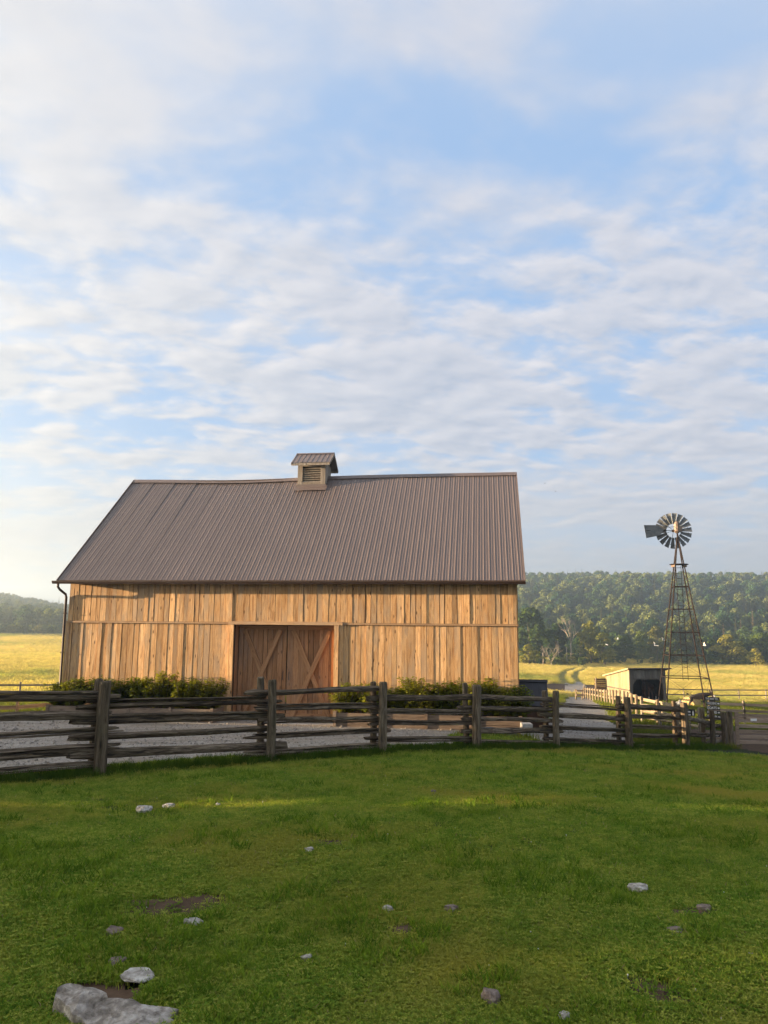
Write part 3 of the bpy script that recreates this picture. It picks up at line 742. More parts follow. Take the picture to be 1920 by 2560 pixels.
def spruce_mesh(name, seed, h, wd, mat):
    rg = np.random.default_rng(seed); qs = []
    z = h * 0.06
    while z < h * 0.985:
        f = z / h; L = wd / 2 * (1 - f) ** 0.85 * rg.uniform(0.75, 1.1) + 0.05
        n = max(5, int(11 * (1 - f) + 4)); a0 = rg.uniform(0, 6.28)
        for k in range(n):
            an = a0 + 6.283 * k / n + rg.uniform(-.25, .25); l = L * rg.uniform(0.65, 1.15); wv_ = l * 0.30 + 0.08
            dx, dy = math.cos(an), math.sin(an); dr = -0.22 * l
            qs.append([(0, 0, z + 0.05 * h * .2), (dx * l * .55 - dy * wv_, dy * l * .55 + dx * wv_, z + dr * .4), (dx * l, dy * l, z + dr), (dx * l * .55 + dy * wv_, dy * l * .55 - dx * wv_, z + dr * .5)])
        z += h * 0.035 * (1.15 - 0.5 * f)
    return quads_mesh(name, np.array(qs), mat)


# ------------------------------------------------------------------ scatter (grass, leaves of the far wood)
lib_count = [0]
def scatter(name, pts, rot, scl, idx, meshes, tiltx=None):
    coll = bpy.data.collections.new('lib_' + name)
    for i, me_ in enumerate(meshes):
        o = bpy.data.objects.new('%s_%02d' % (name, i), me_); coll.objects.link(o)
    me_ = bpy.data.meshes.new(name); me_.vertices.add(len(pts)); me_.vertices.foreach_set('co', np.asarray(pts, np.float32).ravel())
    for an, ty, dat in (('rot', 'FLOAT', rot), ('scl', 'FLOAT', scl), ('idx', 'INT', idx)):
        a = me_.attributes.new(an, ty, 'POINT'); a.data.foreach_set('value', np.asarray(dat, np.float32 if ty == 'FLOAT' else np.int32))
    o = obj(name, me_)
    ng = bpy.data.node_groups.new('scatter_' + name, 'GeometryNodeTree')
    ng.interface.new_socket(name='Geometry', in_out='INPUT', socket_type='NodeSocketGeometry')
    ng.interface.new_socket(name='Geometry', in_out='OUTPUT', socket_type='NodeSocketGeometry')
    N = ng.nodes; Lk = ng.links
    gi = N.new('NodeGroupInput'); go = N.new('NodeGroupOutput')
    ci = N.new('GeometryNodeCollectionInfo'); ci.inputs['Collection'].default_value = coll
    ci.inputs['Separate Children'].default_value = True; ci.inputs['Reset Children'].default_value = True
    iop = N.new('GeometryNodeInstanceOnPoints'); iop.inputs['Pick Instance'].default_value = True
    def named(nm, ty):
        q = N.new('GeometryNodeInputNamedAttribute'); q.data_type = ty; q.inputs['Name'].default_value = nm
        return [s for s in q.outputs if s.enabled and s.name == 'Attribute'][0]
    cx = N.new('ShaderNodeCombineXYZ'); Lk.new(named('rot', 'FLOAT'), cx.inputs[2])
    Lk.new(gi.outputs[0], iop.inputs['Points']); Lk.new(ci.outputs[0], iop.inputs['Instance'])
    Lk.new(named('idx', 'INT'), iop.inputs['Instance Index']); Lk.new(cx.outputs[0], iop.inputs['Rotation'])
    Lk.new(named('scl', 'FLOAT'), iop.inputs['Scale']); Lk.new(iop.outputs[0], go.inputs[0])
    md2 = o.modifiers.new('scatter', 'NODES'); md2.node_group = ng
    return o

def blade_clump(name, seed, nb, h0, h1, wd, rad, mat, lean=0.5, clover=0, heads=False):
    rg = np.random.default_rng(seed); mb = MB()
    for k in range(nb):
        an, rr = rg.uniform(0, 6.28), rad * math.sqrt(rg.random()); x, y = rr * math.cos(an), rr * math.sin(an)
        h = rg.uniform(h0, h1); a2 = rg.uniform(0, 6.28); le = lean * h * rg.uniform(0.2, 1.0); w2 = wd * rg.uniform(0.6, 1.3) / 2
        a3 = rg.uniform(0, 3.14); wx, wy = w2 * math.cos(a3), w2 * math.sin(a3); lx, ly = le * math.cos(a2), le * math.sin(a2)
        mb.add([(x - wx, y - wy, -0.01), (x + wx, y + wy, -0.01), (x + lx * .4 + wx * .8, y + ly * .4 + wy * .8, h * .6), (x + lx * .4 - wx * .8, y + ly * .4 - wy * .8, h * .6), (x + lx, y + ly, h)], [(0, 1, 2, 3), (3, 2, 4)])
        if heads and rg.random() < 0.4:
            s = wd * 0.9
            mb.add([(x + lx - s, y + ly, h * .92), (x + lx, y + ly - s, h * 1.0), (x + lx + s, y + ly, h * 1.12), (x + lx, y + ly + s, h * 1.0)], [(0, 1, 2, 3)])
    for k in range(clover):
        an, rr = rg.uniform(0, 6.28), rad * math.sqrt(rg.random()); x, y = rr * math.cos(an), rr * math.sin(an); z = rg.uniform(0.012, 0.035); s = rg.uniform(0.005, 0.010)
        for j in range(3):
            b_ = 2.094 * j + an; c_, s2 = math.cos(b_), math.sin(b_)
            mb.add([(x, y, z), (x + s * (c_ - .6 * s2), y + s * (s2 + .6 * c_), z + .003), (x + 1.7 * s * c_, y + 1.7 * s * s2, z + .004), (x + s * (c_ + .6 * s2), y + s * (s2 - .6 * c_), z + .003)], [(0, 1, 2, 3)])
    return mb.mesh(name, mat)

M_lawn = leafy('lawn_grass', (0.066, 0.150, 0.018), (0.145, 0.245, 0.030), (0.31, 0.345, 0.066), 0.35, 2.2, 0.60, patch=((0.30, 0.275, 0.055), 0.30, 0.44, 0.70))
M_straw = leafy('dry_straw_blades', (0.20, 0.16, 0.07), (0.28, 0.23, 0.11), (0.36, 0.30, 0.16), 0.25, 2.0, 0.5)
M_tuft = leafy('deep_green_tufts', (0.06, 0.125, 0.014), (0.105, 0.18, 0.02), (0.17, 0.25, 0.03), 0.35, 2.0, 0.5)
M_weed = leafy('fence_foot_grass', (0.025, 0.055, 0.008), (0.050, 0.095, 0.013), (0.090, 0.13, 0.02), 0.4, 1.5, 0.4)
M_gold = leafy('golden_meadow_grass', (0.36, 0.355, 0.10), (0.52, 0.45, 0.145), (0.62, 0.51, 0.205), 0.4, 0.05, 0.5, patch=((0.29, 0.33, 0.09), 0.045, 0.50, 0.68))
M_past = leafy('pasture_grass', (0.055, 0.085, 0.012), (0.105, 0.135, 0.02), (0.17, 0.175, 0.035), 0.35, 0.4, 0.4)
M_flower = plain('white_clover_flower', (0.6, 0.6, 0.56), (0.75, 0.75, 0.7), 5)

def lawn_pts(n, y0, y1, spread=0.60):
    # density falls off with distance the way the picture needs it
    uu = rng.random(n); y = (y0 ** -0.2 + uu * (y1 ** -0.2 - y0 ** -0.2)) ** (-1 / 0.2)
    x = rng.uniform(-1, 1, n) * (spread * y + 0.8)
    return x, y
GRASSLESS = [(359, 2032, 40), (421, 2022, 28), (772, 2134, 24), (483, 2322, 46), (283, 2344, 44), (292, 2419, 40), (347, 2455, 78), (765, 2408, 24), (1084, 1987, 17), (1597, 2233, 50), (970, 2283, 26), (1128, 2283, 36), (1687, 2341, 40), (1876, 2402, 20), (1227, 2511, 44), (1411, 2556, 28), (1761, 2282, 34), (170, 2495, 90), (220, 2510, 130), (290, 2530, 160), (370, 2545, 160), (425, 2550, 70)]
x, y = lawn_pts(230000, 2.4, 26.0)
u_, v_ = barn_uv(x, y)
keep = ~m_gravel(x, y) & ~((u_ > -0.4) & (v_ > -1.6))
keep &= ~(m_dirt(x, y) & (rng.random(len(x)) > 0.07))
for _px, _py, _w in GRASSLESS:
    _p = ground_hit(_px, _py); _rad = 0.8 * _w / F * math.hypot(_p[1], EYE) / 2
    keep &= ((x - _p[0]) / (_rad + 0.012)) ** 2 + ((y - _p[1] + 0.03) / (_rad * 0.8 + 0.035)) ** 2 > 1
thin = vn(x, y, 1.1, 4.4)
keep &= rng.random(len(x)) < np.clip(0.78 + 0.7 * thin, 0.28, 1)
x, y = x[keep], y[keep]; z = gz(x, y)
sc_ = rng.uniform(0.65, 1.25, len(x)) * (0.9 + y / 22) * (0.9 + 0.35 * vn(x, y, 0.8, 9))
lawn_meshes = [blade_clump('lawn_%d' % i, 20 + i, 20, 0.012, 0.046, 0.0058, 0.068, M_lawn, 0.95, clover=(2, 5, 9, 3)[i]) for i in range(4)]
lawn_meshes.append(blade_clump('lawn_4', 30, 7, 0.010, 0.045, 0.006, 0.08, M_straw, 1.6))
lawn_meshes.append(blade_clump('lawn_5', 31, 16, 0.03, 0.085, 0.009, 0.05, M_tuft, 0.7, clover=4))
lawn_meshes.append(blade_clump('lawn_6', 32, 4, 0.004, 0.02, 0.03, 0.04, M_tuft, 2.2, clover=16))
_li = rng.integers(0, 4, len(x)); _q = rng.random(len(x))
_li = np.where(_q < 0.05, 4, _li); _li = np.where((_q > 0.05) & (_q < 0.05 + 0.07 * (vn(x, y, 1.7, 6.0) > 0.15)), 5, _li); _li = np.where((_q > 0.90) & (vn(x, y, 1.3, 8.0) > 0.0), 6, _li)
tag(scatter('lawn_grass', np.c_[x, y, z], rng.uniform(0, 6.28, len(x)), sc_, _li, lawn_meshes), 'short green grazed grass of the lawn', 'grass', kind='stuff')
print('lawn', len(x))

x, y = lawn_pts(130, 3.4, 20.0, 0.5); k = ~m_gravel(x, y); x, y = x[k], y[k]
mb = MB(); mb.tube([(0, 0, 0), (0, 0, 0.05)], 0.0015, 4); mb.tube([(0, 0, 0.045), (0, 0, 0.052), (0, 0, 0.06)], [0.005, 0.008, 0.003], 6)
tag(scatter('clover_flowers', np.c_[x, y, gz(x, y)], rng.uniform(0, 6, len(x)), rng.uniform(.35, .6, len(x)), np.zeros(len(x)), [mb.mesh('clover', M_flower)]), 'tiny white clover flowers dotted over the lawn', 'flowers', kind='stuff')

# taller grass at the foot of the rail fence
n = 5200
tt = rng.uniform(-1.4, 7.2, n); base_i = np.clip(np.floor(tt).astype(int), -2, 6); fr = tt - base_i
FX = [tuple(2 * FPW[0] - FPW[1])] + [tuple(p) for p in FPW]; FX = [tuple(2 * np.array(FX[0]) - np.array(FX[1]))] + FX
FXA = np.array(FX)
pa, pb = FXA[base_i + 2], FXA[np.clip(base_i + 3, 0, len(FXA) - 1)]
xy = pa[:, :2] + (pb - pa)[:, :2] * fr[:, None]
off_ = rng.normal(0, 0.26, n) + 0.12
dirn = (pb - pa)[:, :2]; dirn /= np.linalg.norm(dirn, axis=1)[:, None]
x = xy[:, 0] - dirn[:, 1] * off_; y = xy[:, 1] + dirn[:, 0] * off_
k = ~m_gravel(x, y); x, y = x[k], y[k]
weeds = [blade_clump('weed_%d' % i, 60 + i, 14, 0.07, 0.20, 0.008, 0.07, M_weed, 0.6) for i in range(3)]
tag(scatter('fence_grass', np.c_[x, y, gz(x, y)], rng.uniform(0, 6.28, len(x)), rng.uniform(0.5, 1.15, len(x)), rng.integers(0, 3, len(x)), weeds), 'taller uncut grass along the foot of the rail fence', 'grass', kind='stuff')

# pasture round the lane, windmill and shelter
n = 90000
y = rng.uniform(21, 92, n) ** 1.0; x = rng.uniform(-0.62, 0.62, n) * y
u_, v_ = barn_uv(x, y)
keep = ~m_gravel(x, y) & ~m_dirt(x, y) & ~((u_ > -0.5) & (u_ < 15.5) & (v_ > -1.6) & (v_ < 9.8)) & (fence_side(x, y) > 0.5) & (rng.random(n) < np.clip(y / 60, .3, 1)) & ~m_field(x, y)
x, y = x[keep], y[keep]
past = [blade_clump('past_%d' % i, 80 + i, 16, 0.05, 0.17, 0.016, 0.16, M_past, 0.7) for i in range(3)]
tag(scatter('pasture_grass', np.c_[x, y, gz(x, y)], rng.uniform(0, 6.28, len(x)), rng.uniform(0.7, 1.3, len(x)) * (0.8 + y / 70), rng.integers(0, 3, len(x)), past), 'rough green pasture grass beside the lane and round the windmill', 'grass', kind='stuff')

# loose stones on the gravel
n = 9000
y = rng.uniform(9, 40, n); x = rng.uniform(-0.6, 0.45, n) * y
k = m_gravel(x, y); x, y = x[k], y[k]
peb = []
for i in range(3):
    mb = MB(); mb.tube([(0, 0, -0.02), (0, 0, 0.0), (0.004, 0, 0.018), (0.0, 0, 0.026)], [0.012, 0.026, 0.02, 0.006], 6)
    mb.v = [(a * (1 + .25 * math.sin(i + j)), b_ * (1 + .25 * math.cos(2 * i + j)), c) for j, (a, b_, c) in enumerate(mb.v)]
    peb.append(mb.mesh('pebble_%d' % i, mg))
tag(scatter('loose_gravel', np.c_[x, y, gz(x, y) + 0.024], rng.uniform(0, 6.28, len(x)), rng.uniform(0.4, 1.4, len(x)), rng.integers(0, 3, len(x)), peb), 'loose pale stones lying on the gravel yard and lane', 'gravel', kind='stuff')

# golden meadow
n = 230000
y = 50 * (285 / 50) ** (rng.random(n) ** 0.85); x = rng.uniform(-0.66, 0.70, n) * y
keep = m_field(x, y) & ((x / y > 0.12) | (x / y < -0.36)) & (np.hypot(x, y) < 276)
x, y = x[keep], y[keep]
gold_m = [blade_clump('gold_%d' % i, 90 + i, 26, 0.30, 0.75, 0.030, 0.55, M_gold, 0.45, heads=True) for i in range(3)]
tag(scatter('meadow_grass', np.c_[x, y, gz(x, y)], rng.uniform(0, 6.28, len(x)), rng.uniform(0.55, 1.05, len(x)) * (0.75 + 0.25 * vn(x, y, 0.09, 3)), rng.integers(0, 3, len(x)), gold_m), 'tall golden meadow grass glowing in low sunlight', 'grass', kind='stuff')
print('meadow', len(x))

# ------------------------------------------------------------------ split rail fence in front
def rail_mesh(L, hh, hd, seed, mat, nseg=16, rag=True):
    """a split log: long flat split faces, ragged ends, often cracked lengthwise into two slabs"""
    mb = MB(); rg = random.Random(seed)
    slabs = [(0.0, 1.0, 0.0, 1.0)]
    q = rg.random()
    if q < 0.35: slabs = [(-0.34, 0.62, 0.0, 1.0), (0.62, 0.34, rg.uniform(0.0, 0.06), rg.uniform(0.9, 1.0))]
    elif q < 0.6: slabs = [(0.26, 0.68, 0.0, rg.uniform(.94, 1)), (-0.70, 0.27, rg.uniform(0, .1), 1.0)]
    for zc, hs, fa, fb in slabs:
        nk = 7; o = len(mb.v); sd = seed + zc * 11
        an0 = [2 * math.pi * (k + rg.uniform(-.3, .3)) / nk for k in range(nk)]; ph = [rg.uniform(0.74, 1.16) for _ in range(nk)]
        for i in range(nseg + 1):
            f = fa + (fb - fa) * i / nseg; x = L * f
            cyy = 0.016 * mnoise.noise((seed, f * 2.0, 1)); czz = 0.024 * mnoise.noise((seed, f * 2.3, 5))
            tp = 1.0 - (rg.uniform(0.1, 0.35) if rag and i in (0, nseg) else 0.0)
            wd_ = 1.0 + 0.16 * mnoise.noise((sd + 3, f * 2.6, 2))
            for k in range(nk):
                rr = ph[k] * tp * wd_ * (1 + 0.17 * mnoise.noise((sd, f * 5.0, k * 2.3)) + 0.09 * mnoise.noise((sd, f * 26, k * 5.3)))
                jx = rg.uniform(-0.05, 0.05) if i in (0, nseg) else 0
                mb.v.append((x + jx, cyy + hd * rr * math.cos(an0[k]), czz + hh * zc + hh * hs * rr * math.sin(an0[k])))
        for i in range(nseg):
            for k in range(nk):
                k2 = (k + 1) % nk
                mb.f.append((o + i * nk + k, o + (i + 1) * nk + k, o + (i + 1) * nk + k2, o + i * nk + k2))
        mb.f.append(tuple(o + k for k in range(nk))); mb.f.append(tuple(o + nseg * nk + k for k in reversed(range(nk))))
    return mb.mesh('rail', mat)

def post_mesh(h, r, seed, mat, square=0.5, n=9, lean=0.0, deep=0.35):
    mb = MB(); rg = random.Random(seed); zs = [-deep, 0.0, h * .35, h * .7, h - 0.03, h]
    for i, z_ in enumerate(zs):
        s = (1.06 - 0.10 * z_ / h) * (0.86 if i == len(zs) - 1 else 1.0)
        ox, oy = 0.02 * mnoise.noise((seed, z_, 0)), 0.02 * mnoise.noise((seed, z_, 7))
        for k in range(n):
            an = 2 * math.pi * k / n; rr = r * s * (1 + 0.10 * mnoise.noise((seed, k * 1.9, z_ * .8)))
            rr *= 1 + square * 0.16 * math.cos(4 * an)
            mb.v.append((ox + rr * math.cos(an) + lean * z_, oy + rr * math.sin(an), z_ + (rg.uniform(-.012, .012) if i >= 4 else 0)))
    for i in range(len(zs) - 1):
        for k in range(n):
            k2 = (k + 1) % n; mb.f.append((i * n + k, i * n + k2, (i + 1) * n + k2, (i + 1) * n + k))
    mb.f.append(tuple((len(zs) - 1) * n + k for k in range(n)))
    return mb.mesh('post', mat)

P0 = 2 * FPW[0] - FPW[1]; Pm = 2 * P0 - FPW[0]
P0[2] = g1(P0[0], P0[1]); Pm[2] = g1(Pm[0], Pm[1])
PO = [Pm, P0] + FPW[:9]                       # post feet, left to right
PH = [1.45, 1.45, 1.43, 1.45, 1.43, 1.42, 1.40, 1.38, 1.29, 1.22, 1.13]
fence = thing('split_rail_fence', 'dark weathered split rail fence with paired posts across the lawn', 'fence', tuple(PO[2]))
FO = Vector(PO[2])
for i, (p, h) in enumerate(zip(PO, PH)):
    a = Vector(PO[max(i - 1, 0)]); e = Vector(PO[min(i + 1, len(PO) - 1)]); dd = (e - a); dd.z = 0; dd.normalize(); nn = Vector((-dd.y, dd.x, 0))
    ang = math.atan2(dd.y, dd.x)
    base_ = Vector(p) - FO
    M = Matrix.Translation(base_) @ Matrix.Rotation(ang + (0.5 if i % 2 else 0.2), 4, 'Z')
    pm = M_post
    obj('post', post_mesh(h, 0.082 + 0.008 * (i % 3), 11.3 + i * 3.1, pm, 0.7, lean=random.uniform(-.012, .012)), fence, M)
    if i < 10:
        M = Matrix.Translation(base_ + nn * 0.30 - dd * 0.02) @ Matrix.Rotation(ang, 4, 'Z')
        obj('post', post_mesh(h * random.uniform(0.97, 1.03), 0.068, 53.7 + i * 2.3, pm, 0.2, lean=random.uniform(-.03, .02)), fence, M)
# rail heights above the foot at either end of each bay, thickness
BAYS = {0: [(1.20, 1.2, .085), (.92, .9, .08), (.66, .64, .07), (.40, .38, .09), (.16, .16, .075)],
        1: [(1.20, 1.20, .100), (.90, .91, .090), (.60, .67, .070), (.36, .38, .115), (.10, .16, .075)],
        2: [(1.06, 1.08, .105), (.84, .82, .105), (.57, .57, .070), (.31, .27, .100)],
        3: [(1.21, 1.27, .075), (.95, .95, .085), (.71, .69, .085), (.44, .44, .075), (.14, .13, .085)],
        4: [(1.08, 1.14, .085), (.82, .82, .080), (.58, .56, .080), (.27, .22, .085)],
        5: [(1.19, 1.24, .085), (.94, .98, .075), (.68, .70, .075), (.40, .45, .075), (.16, .13, .07)],
        6: [(1.13, 1.10, .080), (.85, .82, .090), (.52, .51, .075), (.21, .17, .11)],
        7: [(1.18, 1.15, .10), (.91, .89, .085), (.64, .59, .080), (.37, .35, .080), (.07, .07, .06)],
        8: [(.92, .85, .085), (.40, .42, .085), (.09, .08, .06)],
        9: [(.98, .95, .07), (.72, .70, .08), (.46, .44, .07), (.18, .18, .08)]}
for bi, rails in BAYS.items():
    A, B_ = Vector(PO[bi]) - FO, Vector(PO[bi + 1]) - FO
    dd = (B_ - A); L0 = dd.length; dxy = Vector((dd.x, dd.y, 0)).normalized(); nn = Vector((-dxy.y, dxy.x, 0))
    for ri, (ha, hb, hh) in enumerate(rails):
        ea, eb = random.uniform(0.18, 0.48), random.uniform(0.18, 0.48)
        if bi >= 5: ha, hb = ha * 0.95, hb * 0.95
        off_n = nn * (0.16 + 0.012 * ((bi + ri) % 2))
        a = A + Vector((0, 0, ha)) + off_n; e = B_ + Vector((0, 0, hb)) + off_n
        ux = (e - a).normalized(); a2, e2 = a - ux * ea, e + ux * eb
        obj('rail', rail_mesh((e2 - a2).length, hh * 0.78, 0.066, bi * 17.3 + ri * 5.1 + 0.7, M_rail), fence, frame(a2, e2))

# ------------------------------------------------------------------ plank gate at the right
GA = Vector((12.46, 27.5, 0)); GB = Vector((16.9, 28.6, 0)); GA.z = g1(GA.x, GA.y); GB.z = g1(GB.x, GB.y)
gate = thing('plank_gate', 'brown plank gate with white plate at the right edge', 'gate', tuple(GA))
gd = (GB - GA).normalized()
obj('gate_post', post_mesh(1.18, 0.10, 3.3, M_post, 0.3), gate, Matrix.Translation((-0.05, 0, 0)))
obj('gate_post', post_mesh(1.2, 0.10, 4.3, M_post, 0.3), gate, Matrix.Translation(GB - GA))
for k in range(6):
    z_ = 0.12 + k * 0.185
    a = gd * 0.16 + Vector((0, 0, z_)); e = (GB - GA) - gd * 0.16 + Vector((0, 0, z_))
    L = (e - a).length
    MB().box((0, -0.018, -0.058), (L, 0.018, 0.058)).build('board', M_gate, gate, frame(a, e))
for s_ in (0.2, 2.2, (GB - GA).length - 0.2):
    a = gd * s_
    MB().box((-0.07, -0.045, 0.03), (0.07, -0.0185, 1.16)).build('upright', M_gate, gate, Matrix.Translation(a) @ Matrix.Rotation(math.atan2(gd.y, gd.x), 4, 'Z'))
pl = MB().box((-0.13, -0.030, -0.045), (0.13, -0.02, 0.045)).build('plate', M_white, gate, Matrix.Translation(gd * 0.92 + Vector((0, 0, 0.90))) @ Matrix.Rotation(math.atan2(gd.y, gd.x), 4, 'Z'))

# ------------------------------------------------------------------ way sign
def text_mesh(s, size, mat, depth=0.004):
    cu = bpy.data.curves.new('lettering', 'FONT'); cu.body = s; cu.size = size; cu.align_x = 'CENTER'; cu.align_y = 'CENTER'; cu.extrude = depth; cu.offset = size * 0.018
    to = bpy.data.objects.new('tmp_text', cu); C.objects.link(to)
    dg = bpy.context.evaluated_depsgraph_get(); me_ = bpy.data.meshes.new_from_object(to.evaluated_get(dg))
    bpy.data.objects.remove(to); me_.materials.clear(); me_.materials.append(mat); me_.name = 'lettering'
    return me_
SP = at(1786, 1850, 28.0); SP[2] = g1(SP[0], SP[1])
sign = thing('way_sign', 'stack of small black boards with white lettering THIS WAY TO, CHICKENS, GOATS', 'sign', tuple(SP), R(-20))
part('sign_post', M_grey_post, sign, ((-0.05, 0.0, -0.3), (0.05, 0.08, 1.62)))
rows = [('THIS WAY TO...', 0.50, 0.0, 0.115), ('CHICKENS', 0.46, 0.02, 0.115), ('GOATS', 0.46, 0.02, 0.12), ('HORSES', 0.46, 0.02, 0.12), ('DONKEY', 0.46, 0.02, 0.11), (None,) * 4, ('P', 0.2, 0.06, 0.13), (None,) * 4, ('IS', 0.2, 0.10, 0.13)]
ztop = 1.62
def arrow(u, z_):
    mb = MB(); mb.add([(u - 0.035, -0.024, z_), (u - 0.005, -0.024, z_ + 0.04), (u - 0.005, -0.024, z_ + 0.022), (u + 0.04, -0.024, z_ + 0.022), (u + 0.04, -0.024, z_ - 0.022), (u - 0.005, -0.024, z_ - 0.022), (u - 0.005, -0.024, z_ - 0.04)], [(0, 1, 2, 3, 4, 5, 6)][::1])
    return mb
for k, (s_, wd_, dx_, ts) in enumerate(rows):
    if s_ is None: continue
    zc = ztop - 0.07 - k * 0.158
    bd = part('sign_board', M_sign, sign, ((dx_ - wd_ / 2, -0.02, zc - 0.068), (dx_ + wd_ / 2, -0.002, zc + 0.068)))
    tm = text_mesh(s_, ts, M_white)
    bb = [v.co.x for v in tm.vertices]; avail = wd_ - (0.14 if 1 <= k <= 4 else 0.05); sx = min(1.0, avail / (max(bb) - min(bb)))
    obj('lettering', tm, bd, Matrix.Translation((dx_ - (0.045 if 1 <= k <= 4 else 0), -0.021, zc)) @ Matrix.Rotation(math.pi / 2, 4, 'X') @ Matrix.Diagonal((sx, 1, 1, 1)))
    if 1 <= k <= 4: arrow(dx_ + wd_ / 2 - 0.055, zc).build('arrow', M_white, bd)

SP2 = at(1725, 1795, 30.0); SP2[2] = g1(SP2[0], SP2[1])
s2 = thing('small_sign', 'small black sign with white marks low behind the rail fence', 'sign', tuple(SP2), R(-20))
part('sign_post', M_grey_post, s2, ((-0.03, 0, -0.3), (0.03, 0.05, 1.0)))
bd = part('sign_board', M_sign, s2, ((-0.19, -0.02, 0.80), (0.19, -0.002, 1.06)))
MB().add([(0.09, -0.024, 0.83), (0.15, -0.024, 0.83), (0.15, -0.024, 0.95), (0.12, -0.024, 1.02), (0.09, -0.024, 0.95)], [(0, 1, 2, 3, 4)]).build('mark', M_white, bd)
for z_ in (0.96, 0.85):
    for q in range(3): MB().box((-0.15 + q * 0.065, -0.024, z_ - 0.03), (-0.105 + q * 0.065, -0.0205, z_ + 0.03)).build('mark', M_white, bd)

# ------------------------------------------------------------------ planters, shrubs, bin and block in front of the barn
def planter(u0, u1, label):
    t_ = thing('planter_box', label, 'planter', (*barn_xy(u0, -1.15), -1.50), -BYAW)
    L = u1 - u0
    for k in range(2):
        part('board', M_planter, t_, ((0, 0, 0.02 + k * 0.26), (L, 0.045, 0.265 + k * 0.26)))
    part('end_board', M_planter, t_, ((0, 0.047, 0.02), (0.045, 0.95, 0.52)), ((L - 0.045, 0.047, 0.02), (L, 0.95, 0.52)))
    for u in np.linspace(0.0, L - 0.09, 5): part('stake', M_planter, t_, ((u, -0.05, -0.1), (u + 0.09, -0.002, 0.56)))
    part('soil', md, t_, ((0.047, 0.047, 0.02), (L - 0.047, 0.95, 0.44)))
    return t_
planter(0.15, 5.68, 'long timber planter under the barn wall, left of the door')
planter(9.45, 15.05, 'long timber planter under the barn wall, right of the door')

def shrub_parts(seed, h, wd):
    rg = np.random.default_rng(seed); ns = 42; qs = []; mb = MB()
    for k in range(ns):
        an = rg.uniform(0, 6.28); rr = wd * 0.5 * math.sqrt(rg.random()); tip = np.array([rr * math.cos(an), rr * math.sin(an) * 0.75, h * rg.uniform(0.6, 0.95) * (1 - 0.25 * rr / wd)])
        b0 = np.array([tip[0] * 0.35, tip[1] * 0.35, 0.0]); mb.tube([b0, (b0 + tip) / 2 + np.array([0, 0, .03]), tip], [0.008, 0.006, 0.003], 4)
        for j in range(70):
            f = rg.uniform(0.12, 1.03); c = b0 + (tip - b0) * f; a2 = rg.uniform(0, 6.28); l = 0.085 * rg.uniform(0.7, 1.4) * (1.15 - 0.3 * f); dz = rg.uniform(-0.02, 0.05)
            dx, dy = math.cos(a2), math.sin(a2); s = rg.uniform(0.02, 0.09) * (1.25 - f * .8)
            p = c + np.array([dx * s, dy * s, dz]); w2 = l * 0.5
            qs.append([p, p + np.array([dx * l * .5 - dy * w2, dy * l * .5 + dx * w2, .012]), p + np.array([dx * l * 1.1, dy * l * 1.1, -0.012 + rg.uniform(-.02, .03)]), p + np.array([dx * l * .5 + dy * w2, dy * l * .5 - dx * w2, .012])])
    return quads_mesh('foliage', np.array(qs), M_shrub), mb.mesh('stems', M_bark)
SHV = [shrub_parts(100 + i, 1.15, 1.15) for i in range(4)]
def shrub(u, v, sc3, var, rz, label, group):
    t_ = thing('shrub', label, 'shrub', (*barn_xy(u, v), -1.07), rz, group); t_.scale = sc3
    obj('foliage', SHV[var][0], t_); obj('stems', SHV[var][1], t_)
LSH = [(-0.15, .75, .62, 'low leafy shrub spilling over the left end of the planter by the downspout'), (0.55, .95, .85, 'leafy shrub second from the barn corner with the downspout'), (1.3, 1.0, .95, 'leafy shrub directly behind the leftmost full fence post'),
       (2.05, .95, .88, 'rounded shrub right of the leftmost full fence post'), (2.8, 1.0, .92, 'shrub in the middle of the left planter'), (3.55, .9, 1.22, 'tallest upright shrub of the left planter'), (4.3, .9, .95, 'dark shrub third from the barn door on its left'), (5.05, .95, .98, 'shrub nearest the barn door on its left')]
for k, (u, sx, sz, lb) in enumerate(LSH): shrub(u * 0.96 + 0.38, -0.62, (sx * 1.3, 1.0, 0.35 + sz * 0.65), k % 4, k * 1.3, lb, 'shrubs along the barn wall')
RSH = [(9.8, .8, .72, 'shrub nearest the barn door on its right'), (10.45, .85, .80, 'leafy shrub second from the barn door on its right'), (11.15, .95, .62, 'low shrub behind the middle of the fence'), (11.8, 1.0, 1.0, 'bushy sunlit shrub left of centre in the right planter'),
       (12.5, .9, .78, 'lower shrub in the middle of the right planter'), (13.2, 1.0, .95, 'sunlit shrub in the right planter beside a fence post'), (13.85, 1.0, 1.02, 'tall sunlit shrub third from the right barn corner'), (14.45, .85, .66, 'low shrub second from the right barn corner'), (15.0, .7, .75, 'bright green shrub at the right barn corner by the dark bin')]
for k, (u, sx, sz, lb) in enumerate(RSH): shrub(u, -0.62, (sx * 1.4, 1.0, 0.4 + sz * 0.7), (k + 1) % 4, k * 1.7, lb, 'shrubs along the barn wall')

